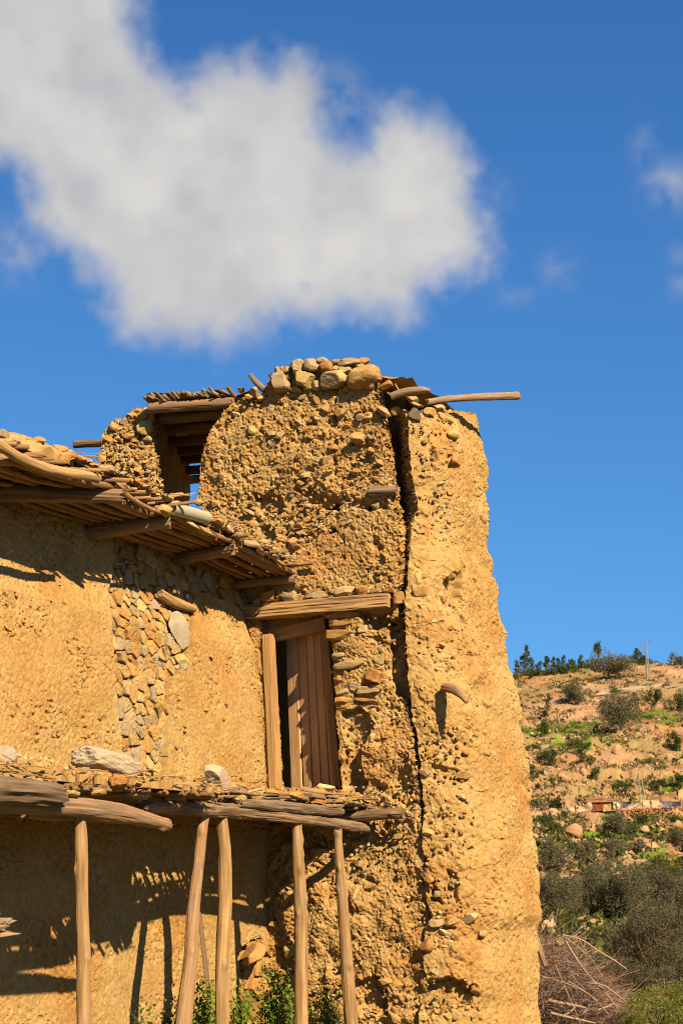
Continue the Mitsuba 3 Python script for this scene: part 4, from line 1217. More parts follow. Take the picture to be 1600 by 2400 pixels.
PL = ['straight pale porch post standing alone at the left', 'rough leaning porch post with brown bark', 'smooth golden porch post beside the leaning one', 'knotty porch post before the tower corner', 'thin bent porch post nearest the tower']
for k, (pth, wd) in enumerate(zip(POSTS, PW)):
    p = onF(pth, (0.30, -0.20, -0.22, -0.14, -0.02)[k])
    d = (p - EYE) @ cF
    r = np.array(wd) / 2 * d / FOCAL
    p, r = np.vstack([p, p[-1] + (p[-1] - p[-2]) * 0.9]), np.append(r, r[-1])
    log('post', HOUSE, p, r, 600 + k, lab=lab(PL[k]), tone=PT[k][0], tone2=PT[k][1], groove=0.05 if k != 1 else 0.07, wob=0.09, sides=36, seg=0.022, knots=2.2 if k in (1, 3, 4) else 1.1)
PORCH = None
for k, (pth, rad, off, t1, t2, gv, spl, text) in enumerate((
        ([(-160, 1850), (-40, 1853), (60, 1857), (134, 1866)], [0.10, 0.096, 0.094, 0.084], 0.42, GREYW * 0.75, DARKW, 0.16, 0.10, 'thick dark splintered log at the left end of the porch roof'),
        ([(-100, 1872), (60, 1884), (180, 1892), (260, 1902), (330, 1917), (393, 1934)], [0.066, 0.068, 0.07, 0.068, 0.06, 0.043], 0.34, np.array([0.245, 0.145, 0.066]), GREYW * 0.7, 0.07, 0.04, 'brown porch beam with a sawn end'),
        ([(330, 1890), (420, 1893), (520, 1899), (620, 1907), (700, 1917), (790, 1930), (864, 1943)], [0.055, 0.06, 0.066, 0.064, 0.060, 0.052, 0.042], 0.02, np.array([0.225, 0.148, 0.078]), DARKW, 0.13, 0.06, 'long weathered beam along the porch front'),
        ([(760, 1920), (850, 1912), (900, 1908), (946, 1906)], [0.058, 0.060, 0.058, 0.055], 0.04, np.array([0.195, 0.12, 0.06]), DARKW, 0.10, 0.05, 'short dark log end beside the tower'),
        ([(60, 1900), (160, 1906), (260, 1911), (340, 1918)], [0.055, 0.06, 0.058, 0.05], 0.12, np.array([0.235, 0.135, 0.055]), TAN * 0.6, 0.06, 0.04, None),
        ([(560, 1882), (640, 1888), (720, 1897), (800, 1903)], [0.04, 0.05, 0.05, 0.035], 0.06, GREYW * 0.9, DARKW, 0.14, 0.06, None))):
    m, c = log_mesh((onF(pth, off) if k < 2 or k == 4 else onFv(pth, off)) if k != 3 else onT(pth, -0.16), rad, 620 + k, tone=t1, tone2=t2, groove=gv, wob=0.13, sides=36, seg=0.022, split=spl, end_tone=TAN * 0.6, knots=0.8)
    kw = lab(text) if text else {}
    if PORCH is None:
        PORCH = put('porch_roof', m, 'mat_wood', HOUSE, c)
    else:
        put('beam', m, 'mat_wood', PORCH, c, **kw)
# slats from the wall out to the front beams
zs = onF([(640, 1886)])[0, 2] + 0.02
B_END = 7.2
HOLES_PX = [[(312, 2052), (432, 2052), (432, 2078), (312, 2078)], [(316, 2096), (398, 2092), (440, 2085), (405, 2125), (365, 2140), (316, 2148)], [(142, 2160), (176, 2160), (176, 2180), (142, 2180)], [(105, 2206), (150, 2196), (150, 2214), (110, 2226)],
            [(18, 2232), (82, 2228), (82, 2258), (18, 2260)], [(34, 2266), (88, 2262), (88, 2282), (34, 2284)], [(222, 2178), (262, 2172), (262, 2190), (222, 2192)], [(212, 2222), (272, 2220), (258, 2250), (232, 2258), (212, 2246)], [(492, 2066), (503, 2060), (503, 2090), (492, 2090)], [(130, 2275), (178, 2260), (176, 2288), (130, 2296)], [(590, 2160), (602, 2150), (602, 2190), (588, 2195)]]
HOLES = []
for hpx in HOLES_PX:
    p = onW(hpx, low=True)
    t = (zs - p[:, 2]) / SUN[2]
    q = p + SUN * t[:, None]
    HOLES.append(Polygon(np.stack([(q - K) @ nT, (q - K) @ nW - A_LOW], 1)).buffer(0.012))
j = 0
bb = 0.03
while bb < B_END:
    rr = rng.uniform(0.017, 0.028)
    z_ = zs + rng.normal(0, 0.005)
    sk = rng.normal(0, 0.05)
    reach = float(reach_at(bb)) + rng.uniform(-0.06, 0.06)
    log('slat', PORCH, [W_pt(np.array([bb]), np.array([z_]), -0.1, True)[0], W_pt(np.array([bb + sk]), np.array([z_]), reach, True)[0]], [rr, rr * 0.8], 660 + j, tone=np.array([0.26, 0.15, 0.058]) * rng.uniform(0.7, 1.05), tone2=TAN * 0.4, sides=8, seg=0.2, knots=0, groove=0.05)
    bb += rr * 2 + rng.uniform(0.004, 0.05)
    j += 1
g1, gw = np.meshgrid(np.arange(-0.02, B_END, 0.02), np.linspace(-0.2, 1.0, 80), indexing='ij')
g2 = gw * (reach_at(g1) + 0.03 * sn(g1, g1 * 0, 0.22, 90))
hole = np.zeros(g1.shape, bool)
for h_ in HOLES:
    hole |= shapely.contains_xy(h_, g1, g2)
hole |= (sn(g1, g2, 0.07, 87) > 0.98) & (g2 > 0.7 * reach_at(g1))
ht, idn = rough_relief(g1.ravel(), g2.ravel(), 720, np.full(g1.size, 0.9))
ht = ht.reshape(g1.shape)
mound = 0.055 + 0.8 * ht + 0.035 * sn(g1, g2, 0.3, 88) + 0.10 * np.clip(1 - g2 / 0.5, 0, 1) + 0.05 * np.exp(-((g1 - 1.0) / 0.8) ** 2) + 0.03 * np.exp(-((g1 - 4.8) / 0.8) ** 2) + 0.13 * np.clip(1 - g2 / 1.0, 0, 1) * step(2.9, 4.2, g1)
from scipy.interpolate import RegularGridInterpolator
_mound = RegularGridInterpolator((g1[:, 0], gw[0]), np.maximum(mound, 0.02), bounds_error=False, fill_value=0.05)


def on_roof(b_, a_):
    return W_pt(b_, zs + 0.025 + _mound(np.stack([b_, a_ / reach_at(b_)], 1)), a_, True)


top = W_pt(g1.ravel(), zs + 0.02 + np.maximum(mound.ravel(), 0.02), g2.ravel(), True)
bot = W_pt(g1.ravel(), np.full(g1.size, zs + 0.018), g2.ravel(), True)
idx = np.arange(g1.size).reshape(g1.shape)
keep = ~(hole[:-1, :-1] | hole[1:, 1:])
q = np.stack([idx[:-1, :-1], idx[1:, :-1], idx[1:, 1:], idx[:-1, 1:]], -1)[keep]
e = np.vstack([q[:, [0, 1]], q[:, [1, 2]], q[:, [2, 3]], q[:, [3, 0]]])
ky = np.sort(e, 1)
_, first, cnt = np.unique(ky[:, 0] * (g1.size + 1) + ky[:, 1], return_index=True, return_counts=True)
bd = e[first[cnt == 1]]
n0 = g1.size
F_ = np.vstack([q, q[:, ::-1] + n0, np.stack([bd[:, 1], bd[:, 0], bd[:, 0] + n0, bd[:, 1] + n0], 1)])
cm = mud_color(g1.ravel(), g2.ravel(), 89, idn, 0.25)
put('roof_earth', (np.vstack([top, bot]), F_), 'mat_earth', PORCH, np.vstack([cm, cm]))
def clear_of(p):
    b_, a_ = (p - K) @ nT, (p - K) @ nW - A_LOW
    hit = np.zeros(len(p), bool)
    for h_ in HOLES:
        hit |= shapely.contains_xy(h_, b_, a_)
    return ~(hit & (a_ < reach_at(b_) - 0.06))


# lumps of dried mud and bark over the front beams
for k in range(34):                                          # splinters and flat bark lying in the roof's edge
    u_ = rng.uniform(330, 880)
    v_ = np.interp(u_, [330, 640, 880], [1862, 1866, 1888]) + rng.uniform(-20, 12)
    ln_ = rng.uniform(25, 100)
    r_ = rng.uniform(0.008, 0.022)
    pl_ = onFv([(u_ - ln_ / 2, v_ + rng.normal(0, 6)), (u_ + ln_ / 2, v_ + rng.normal(2, 6))], rng.uniform(-0.08, 0.08)) if u_ < 800 else onT([(u_ - ln_ / 2, v_ + rng.normal(0, 5)), (u_ + ln_ / 2, v_ + rng.normal(2, 5))], -rng.uniform(0.1, 0.35))
    log('bark_strip', PORCH, pl_, [r_, r_ * 0.7], 1750 + k, tone=np.array([0.265, 0.16, 0.068]) * rng.uniform(0.6, 1.15), tone2=GREYW * 0.7, groove=0.15, wob=0.2, sides=10, seg=0.05)
for u_, v_, w_, h_, tone in ((325, 1868, 84, 34, PALE), (402, 1870, 78, 40, OCHRE), (165, 1864, 42, 20, PALE), (275, 1838, 44, 36, RUST), (228, 1862, 44, 18, OCHRE), (600, 1872, 60, 22, PALE), (690, 1870, 54, 20, OCHRE), (745, 1880, 50, 20, RUST), (640, 1862, 50, 18, OCHRE), (560, 1876, 40, 20, PALE), (800, 1880, 36, 18, OCHRE), (480, 1880, 30, 22, OCHRE), (780, 1898, 30, 20, PALE)):
    c = onFv([(u_, v_ - 5)], 0.03)[0]
    d = (c - EYE) @ cF
    v, f = rock(900 + u_, 22, 3, 0.12)
    v = v * np.array([w_ * d / FOCAL / 0.62, h_ * d / FOCAL * 1.5, h_ * d / FOCAL]) / 2
    p = v @ AX_W.T + c
    put('earth_lump', (p, f), 'mat_earth', PORCH, spot_color(p, tone, u_, 0.3))
n = 210
bbs = rng.uniform(0.0, B_END, n)
pts = W_pt(bbs, zs + rng.uniform(0.02, 0.13, n), np.abs(rng.normal(0, 0.14, n)) * -1 + reach_at(bbs) + 0.05, True)
dr = dW * rng.choice([-1, 1], n)[:, None] + nW * rng.normal(0.1, 0.28, n)[:, None] + UP * rng.normal(0.02, 0.13, n)[:, None]
ok = clear_of(pts)
pts, dr, n = pts[ok], dr[ok], int(ok.sum())
m, c = many_sticks(pts, dr, rng.uniform(0.10, 0.36, n), rng.uniform(0.004, 0.015, n), 86, [TAN, ORANGE, BARK, np.array([0.27, 0.195, 0.10]), np.array([0.30, 0.19, 0.072])], flatten=0.5)
put('twigs', m, 'mat_wood', PORCH, c, kind='stuff')
for k, (a, b, r) in enumerate((((340, 1866), (424, 1823), 0.026), ((350, 1864), (405, 1838), 0.018), ((430, 1838), (520, 1852), 0.014), ((540, 1862), (615, 1850), 0.016), ((650, 1866), (790, 1878), 0.022), ((690, 1856), (800, 1870), 0.015), ((800, 1876), (880, 1890), 0.014), ((150, 1846), (260, 1852), 0.018), ((452, 1848), (500, 1840), 0.016), ((500, 1868), (640, 1862), 0.016))):
    log('bark_strip', PORCH, onFv([a, b], 0.04), [r, r * 0.6], 740 + k, tone=np.array([0.265, 0.16, 0.068]) * rng.uniform(0.8, 1.1), tone2=GREYW * 0.7, groove=0.14, wob=0.15, sides=12, seg=0.04)
gb = rng.uniform(0, B_END, 2200)
gp = on_roof(gb, rng.uniform(0.35, 0.99, 2200) * reach_at(gb))
gp = gp[clear_of(gp)]
m, col = many_rocks(gp, rng.uniform(0.012, 0.05, (len(gp), 3)), 96, np.array([OCHRE, PALE, CREAM, RUST]))
put('gravel', m, 'mat_stone', PORCH, col, kind='stuff')
m, col = many_rocks(on_roof(rng.uniform(3.4, 6.2, 1500), rng.uniform(0.05, 1.0, 1500)), rng.uniform(0.015, 0.05, (1500, 3)), 97, np.array([PALE, CREAM, (0.33, 0.25, 0.115)]))
put('gravel', m, 'mat_stone', PORCH, col, kind='stuff')


def loose(u, v, w, h, off, text, tone, seed, rot=0.0, depth=0.6, cuts=14):
    c = onW([(u, v)], off, low=True)[0]
    d = (c - EYE) @ cF
    sx, sz = w * d / FOCAL / 0.66, h * d / FOCAL
    vv, f = block(seed, 4) if cuts == 10 else chunk(seed, 4)
    a = math.radians(rot)
    vv = vv * np.array([sx, depth * sx, sz]) / 2
    vv = np.stack([vv[:, 0] * math.cos(a) - vv[:, 2] * math.sin(a), vv[:, 1], vv[:, 0] * math.sin(a) + vv[:, 2] * math.cos(a)], 1)
    p = vv @ AX_W.T + c
    return put('loose_stone', (p, f), 'mat_stone', None, spot_color(p, tone, seed, 0.16), label=text, category='stone')


loose(250, 1786, 128, 56, 0.72, 'large pale grey slab stone lying on the porch roof', (0.235, 0.205, 0.15), 812, -8, 0.5, 10)
loose(4, 1782, 64, 96, 0.95, 'tall grey rock on the porch roof at the left edge', (0.20, 0.18, 0.14), 807, 8, 0.8, 12)
loose(66, 1808, 52, 28, 0.9, 'small flat greenish grey stone beside the tall rock', (0.26, 0.235, 0.175), 809, 0, 0.8)
loose(228, 1832, 46, 34, 1.05, 'small blue grey stone under the large slab', (0.24, 0.232, 0.21), 815, -12, 0.8)
loose(515, 1828, 96, 58, 0.80, 'pinkish angular stone on the porch roof left of the door', (0.26, 0.21, 0.155), 821, -18, 0.35, 9)
loose(312, 1830, 36, 30, 0.95, 'brown rounded stone at the foot of the rubble column', (0.265, 0.175, 0.092), 817, 0, 0.8)
loose(760, 1845, 40, 22, 1.0, 'small cream stone on the porch roof before the door', (0.33, 0.26, 0.145), 819, 0, 0.8)

# timber lying and leaning under the porch
log('weathered_log', None, depth_at([(-80, 2190), (-40, 2184), (0, 2178)], 8.6), [0.085, 0.08, 0.05], 830, tone=GREYW * 1.3, tone2=DARKW, groove=0.14, split=0.2, lab=dict(label='splintered grey log end jutting in at the left edge', category='log'))
m, c = board_mesh((onW([(470, 2160)], 0.10, True)[0] + onW([(492, 2345)], 0.42, True)[0]) / 2, *(lambda x: (x, np.cross(np.cross(x, nW), x) / np.linalg.norm(np.cross(np.cross(x, nW), x)), np.cross(x, nW) / np.linalg.norm(np.cross(x, nW))))((lambda d: d / np.linalg.norm(d))(onW([(470, 2160)], 0.10, True)[0] - onW([(492, 2345)], 0.42, True)[0])), (1.05, 0.03, 0.07), 840, DARKW * 1.2)
put('leaning_plank', m, 'mat_wood', None, c, label='narrow dark plank leaning on the lower wall behind the leaning post', category='plank')
# ------------------------------------------------------------------ ground, valley and hill
PROFILE = np.array([(12, -0.05), (16, -0.40), (20, -0.50), (24, -0.75), (30, -1.7), (45, -3.4), (65, -3.7), (90, -2.7), (120, -0.3), (160, 3.2), (200, 6.4), (222, 8.6), (250, 13.2), (280, 19.5), (340, 33.0), (380, 42.5), (386, 43.2), (400, 46.8), (425, 50.6), (440, 51.6), (500, 51.0), (700, 42.0), (1200, 30.0), (6000, 10.0)])
from scipy.interpolate import PchipInterpolator
_prof = PchipInterpolator(PROFILE[:, 0], PROFILE[:, 1])


def height(x, y, rough=True):
    x, y = np.asarray(x, float), np.asarray(y, float)
    z = _prof(np.clip(y, 12, 5999))
    far = step(25, 120, y)
    z = z + far * (0.05 * (x - 0.17 * y)) * step(60, 300, y) * np.clip(80 / (np.abs(x - 0.17 * y) + 80), 0, 1)
    z = z + far * (1.6 * sn(x, y, 34, 111) + 0.5 * sn(x, y, 9, 112))
    per = 13.0
    ph = y / per + 0.6 * sn(x, y, 60, 113)
    fr = ph - np.floor(ph)
    terr = step(70, 110, y) * (1 - step(255, 300, y))
    z = z + terr * 1.5 * (step(0.78, 0.98, fr) - fr)
    if rough:
        rocky = step(60, 130, y) * (1 - 0.35 * step(300, 350, y))
        m = (y > 55) & (y < 470) & (x > -20) & (x < 140)
        if m.any():
            k = np.clip(0.5 + 0.9 * sn(x[m], y[m], 17, 114), 0, 1)
            h1, _ = chips(x[m], y[m], 3.8, 901, 1.25, 0.55)
            h2, _ = chips(x[m], y[m], 1.25, 902, 1.3, 0.6)
            z[m] = z[m] + rocky[m] * (k * ((0.25 + 1.3 * step(180, 235, y[m])) * h1 + 0.5 * h2) + 0.16 * h2)
    return z


def on_ground(px):
    """The points where the rays through these pixels first meet the ground beyond the house."""
    out = []
    for r in rays(px):
        y = np.concatenate([np.arange(21, 60, 0.25), np.arange(60, 470, 0.5)])
        p = EYE + r * (y / r[1])[:, None]
        hit = np.nonzero(p[:, 2] < height(p[:, 0], p[:, 1], False))[0]
        k = hit[0] if len(hit) else len(y) - 30
        out.append(p[k] * np.array([1, 1, 0]) + UP * height(p[k:k + 1, 0], p[k:k + 1, 1], False)[0])
    return np.array(out)


SOIL, ROCKT, REDS, DRYG, GREEN = (np.array(c) for c in ((0.182, 0.114, 0.060), (0.208, 0.142, 0.088), (0.175, 0.084, 0.042), (0.125, 0.105, 0.04), (0.064, 0.106, 0.015)))
PATCHES = []
for u, v, ru, rv in ((1262, 1716, 60, 9), (1350, 1700, 70, 9), (1330, 1728, 80, 10), (1420, 1738, 70, 8), (1530, 1682, 60, 14), (1310, 1750, 60, 8), (1330, 1962, 70, 9), (1420, 1966, 70, 11), (1290, 1984, 70, 9), (1480, 1942, 60, 11), (1548, 1945, 60, 8), (1572, 1978, 40, 8), (1560, 1842, 50, 8),
                     (1490, 2014, 60, 8), (1582, 2030, 40, 16), (1392, 2056, 40, 14), (1350, 2172, 80, 7), (1470, 2166, 60, 7), (1400, 1990, 60, 8), (1310, 2006, 50, 8), (1260, 2080, 30, 14)):
    c = on_ground([(u, v), (u, v - rv), (u, v + rv)])
    PATCHES.append((c[0], 1.15 * ru * c[0][1] / FOCAL, 1.4 * max(3.0, abs(c[1][1] - c[2][1]) / 2)))
phi = np.radians(np.unique(np.concatenate([np.linspace(-87, -30, 30), np.linspace(-30, 4, 40), np.arange(4, 14.2, 0.045), np.linspace(14.2, 40, 30), np.linspace(40, 87, 28)])))
yy = np.concatenate([np.geomspace(12, 60, 150), np.geomspace(60, 450, 860)[1:], np.geomspace(450, 5900, 40)[1:]])
P_, Y_ = np.meshgrid(phi, yy, indexing='ij')
X_ = np.clip(Y_ * np.tan(P_), -7000, 7000)
Zf = height(X_.ravel(), Y_.ravel()).reshape(X_.shape)
xs, ys = X_.ravel(), Y_.ravel()
flat_ = np.zeros(len(xs))
for c, rx, ry in PATCHES:                                    # the grassy terraces are level and free of rock
    flat_ = np.maximum(flat_, step(0.0, 0.7, 1.25 - ((xs - c[0]) / rx) ** 2 - ((ys - c[1]) / ry) ** 2))
Zf = Zf * (1 - flat_).reshape(Zf.shape) + (height(xs, ys, False) * flat_).reshape(Zf.shape)
n1, n2, n3 = sn(xs, ys, 23, 121), sn(xs, ys, 6, 122), sn(xs, ys, 1.4, 123)
k = np.clip(0.5 + 0.6 * n1 + 0.35 * n2, 0, 1)[:, None]
col = SOIL * (1 - k) + ROCKT * k
r_ = np.clip(n2 * 0.8 - 0.3 + 0.5 * sn(xs, ys, 40, 124), 0, 1)[:, None] * 0.6
col = col * (1 - r_) + REDS * r_
d_ = np.clip(sn(xs, ys, 14, 125) * 0.9 + 0.5 * n3 - 0.05, 0, 1)[:, None] * 0.7
col = col * (1 - d_) + DRYG * d_
weedy = (step(34, 24, ys) * np.clip(0.75 + 0.4 * n3, 0, 1))[:, None]           # weeds over the yard before the house
col = col * (1 - weedy) + np.array([0.085, 0.082, 0.032]) * weedy
for c, rx, ry in PATCHES:
    g = 1 - ((xs - c[0]) / rx) ** 2 - ((ys - c[1]) / ry) ** 2 + 0.55 * n2 + 0.4 * n3
    g = step(0.05, 0.35, g)[:, None] * 0.92
    col = col * (1 - g) + GREEN * (0.85 + 0.25 * n3[:, None]) * g
col = np.clip(col * (1 + 0.16 * n3)[:, None], 0.01, 0.6)
idx = np.arange(X_.size).reshape(X_.shape)
q = np.stack([idx[:-1, :-1], idx[1:, :-1], idx[1:, 1:], idx[:-1, 1:]], -1).reshape(-1, 4)
put('hillside', (np.stack([xs, ys, Zf.ravel()], 1), q), 'mat_earth', None, col, kind='structure')
gx, gy = np.meshgrid(np.concatenate([np.linspace(-230, -12, 20), np.arange(-11, 11, 0.25), np.linspace(12, 230, 20)]), np.concatenate([np.linspace(-300, -6, 20), np.arange(-5, 12.01, 0.25)]), indexing='ij')
gz = -0.05 + (0.05 * sn(gx, gy, 1.3, 126) + 0.02 * sn(gx, gy, 0.4, 127)) * step(12.0, 10.5, gy)
idx = np.arange(gx.size).reshape(gx.shape)
k = np.clip(0.5 + 0.5 * sn(gx.ravel(), gy.ravel(), 2.2, 128), 0, 1)[:, None]
put('ground', (np.stack([gx.ravel(), gy.ravel(), gz.ravel()], 1), np.stack([idx[:-1, :-1], idx[1:, :-1], idx[1:, 1:], idx[:-1, 1:]], -1).reshape(-1, 4)), 'mat_earth', None, np.array([0.115, 0.085, 0.042]) * (1 - k) + np.array([0.075, 0.082, 0.03]) * k, kind='structure')
# the pale track across the upper slope
lo, up_ = on_ground([(1386, 1634), (1425, 1630), (1500, 1622), (1560, 1617), (1640, 1610), (1720, 1604)]), None
t = np.linspace(0, 5, 90)
cl = np.stack([np.interp(t, range(6), lo[:, i]) for i in range(2)], 1)
rows = []
for o in np.linspace(0, 5.5, 8):
    x, y = cl[:, 0] + 0.25 * sn(t, t * 0 + o, 0.3, 129), cl[:, 1] + o * np.clip(0.25 + t / 1.2, 0, 1)
    rows.append(np.stack([x, y, height(x, y, False) + 0.30], 1))
R3 = np.stack(rows)
idx = np.arange(8 * 90).reshape(8, 90)
tv = R3.reshape(-1, 3)
put('dirt_track', (tv, np.stack([idx[:-1, :-1], idx[:-1, 1:], idx[1:, 1:], idx[1:, :-1]], -1).reshape(-1, 4)), 'mat_earth', None, np.array([0.215, 0.178, 0.132]) * (1 + 0.15 * sn(tv[:, 0], tv[:, 1], 1.5, 130))[:, None], kind='structure')


# ------------------------------------------------------------------ plants
def leaves(p, size, seed, tones, aspect=0.55, up=0.3):
    """A leaf (two triangles, folded) at each point."""
    rg = np.random.default_rng(seed)
    n = len(p)
    d = rg.normal(size=(n, 3)) + np.array([0, 0, up])
    d /= np.linalg.norm(d, axis=1, keepdims=True)
    s = np.cross(d, rg.normal(size=(n, 3)))
    s /= np.linalg.norm(s, axis=1, keepdims=True)
    nn = np.cross(d, s)
    L = (size * rg.uniform(0.6, 1.25, n))[:, None]
    w = L * aspect
    v = np.stack([p, p + d * L * 0.5 + s * w * 0.5 + nn * L * 0.08, p + d * L, p + d * L * 0.5 - s * w * 0.5 + nn * L * 0.08], 1)
    b = (np.arange(n) * 4)[:, None]
    f = np.vstack([b + np.array([[0, 1, 2]]), b + np.array([[0, 2, 3]])])
    tone = np.asarray(tones)[rg.integers(len(tones), size=n)] * rg.uniform(0.7, 1.3, (n, 1))
    return (v.reshape(-1, 3), f), np.clip(np.repeat(tone, 4, 0), 0.005, 0.7)


def crown_points(w, h, n, seed, clumps=14, shape='round', hollow_=0.55):
    """Points through a crown of w x w x h metres: uneven clumps round a middle, gaps between them."""
    rg = np.random.default_rng(seed)
    c = rg.normal(size=(clumps, 3))
    c /= np.linalg.norm(c, axis=1, keepdims=True)
    c *= rg.uniform(0.25, 0.78, (clumps, 1))
    if shape == 'tall':
        c[:, 2] = np.linspace(-0.85, 0.9, clumps)
        c[:, :2] *= 0.5 * (1.05 - 0.75 * (c[:, 2:] * 0.5 + 0.5))
    elif shape == 'flat':
        c[:, 2] = np.abs(c[:, 2]) * 0.7 - 0.3
    else:
        c[:, 2] = c[:, 2] * 0.8
    r = rg.uniform(0.20, 0.42, clumps)
    if shape == 'tall':
        r *= 0.7 * (1.15 - 0.7 * (c[:, 2] * 0.5 + 0.5))
    k = rg.integers(clumps, size=n)
    d = rg.normal(size=(n, 3))
    d /= np.linalg.norm(d, axis=1, keepdims=True)
    q = c[k] + d * (r[k] * rg.uniform(hollow_, 1.0, n) ** 0.7)[:, None]
    q[:, 2] = np.clip(q[:, 2], -0.98, None)
    lo, hi = np.percentile(q, 1, 0), np.percentile(q, 99, 0)
    q = (q - (lo + hi) / 2) / (hi - lo)
    return q * np.array([w, w, h]) + np.array([0, 0, h / 2])


KIND = dict(
    olive=(np.array([(0.070, 0.076, 0.042), (0.092, 0.092, 0.055), (0.056, 0.060, 0.034), (0.10, 0.092, 0.056)]), 0.11, 'round'),
    dark=(np.array([(0.026, 0.044, 0.012), (0.034, 0.056, 0.014), (0.020, 0.034, 0.010)]), 0.10, 'round'),
    bright=(np.array([(0.10, 0.125, 0.026), (0.13, 0.145, 0.035), (0.075, 0.095, 0.02)]), 0.05, 'round'),
    green=(np.array([(0.048, 0.068, 0.016), (0.064, 0.082, 0.02), (0.036, 0.052, 0.013)]), 0.10, 'round'),
    pine=(np.array([(0.042, 0.056, 0.024), (0.054, 0.067, 0.028), (0.032, 0.044, 0.018)]), 0.09, 'tall'),
    bare=(np.array([(0.075, 0.066, 0.044), (0.062, 0.058, 0.036), (0.055, 0.056, 0.03)]), 0.10, 'round'),
    gorse=(np.array([(0.34, 0.20, 0.012), (0.26, 0.17, 0.015), (0.10, 0.11, 0.02), (0.36, 0.23, 0.02)]), 0.12, 'round'))


def shrub(u, v, w, h, kind, text, seed, trunk=0.0, name=None, n=None, group=None, y=None, cat=None):
    """A bush or tree whose foot stands at pixel (u, v), w x h pixels large."""
    g = on_ground([(u, v)])[0] if y is None else depth_at([(u, v)], y)[0]
    d = g[1]
    W, Hh = w * d / FOCAL, h * d / FOCAL * (1.22 if kind == 'olive' else 1.08)
    tones, leaf, shape = KIND[kind]
    n = int(np.clip(w * h * 1.2, 260, 15000)) if n is None else n
    leaf = 3.5 * math.sqrt(W * Hh / n)
    key = holder(name or ('tree' if trunk else 'bush'), label=text, category=cat or ('tree' if trunk else 'bush'), **({'group': group} if group else {}))
    base = g - UP * 0.15
    th = Hh * trunk
    cr = crown_points(W, Hh - th * 0.8, n, seed, 9 if w < 40 else 18, shape) + base + UP * th * 0.8
    m, c = leaves(cr, leaf, seed + 1, tones)
    put('crown', m, 'mat_leaf', key, c)
    rg = np.random.default_rng(seed + 2)
    r = max(0.04, W * (0.035 if trunk else 0.02))
    if trunk or w > 60:
        top = base + UP * (th + (Hh - th) * 0.55)
        mm, cc = log_mesh([base, base + UP * max(th, 0.2 * Hh) + np.array([rg.normal(0, 0.04) * W, 0, 0]), top], [r, r * 0.8, r * 0.4], seed, tone=np.array([0.07, 0.055, 0.038]), sides=8, seg=Hh / 8, knots=0)
        put('trunk', mm, 'mat_wood', key, cc, smooth=True)
        nb = 10
        st = base + UP * (th + 0.1 * Hh) + np.zeros((nb, 3))
        dd = rg.normal(size=(nb, 3)) * np.array([1, 1, 0.4]) + np.array([0, 0, 0.9])
        mm, cc = many_sticks(st, dd, np.full(nb, 0.5 * max(W, Hh - th)), np.full(nb, r * 0.35), seed + 3, [np.array([0.10, 0.08, 0.055])])
        put('branches', mm, 'mat_wood', key, cc)
    return key


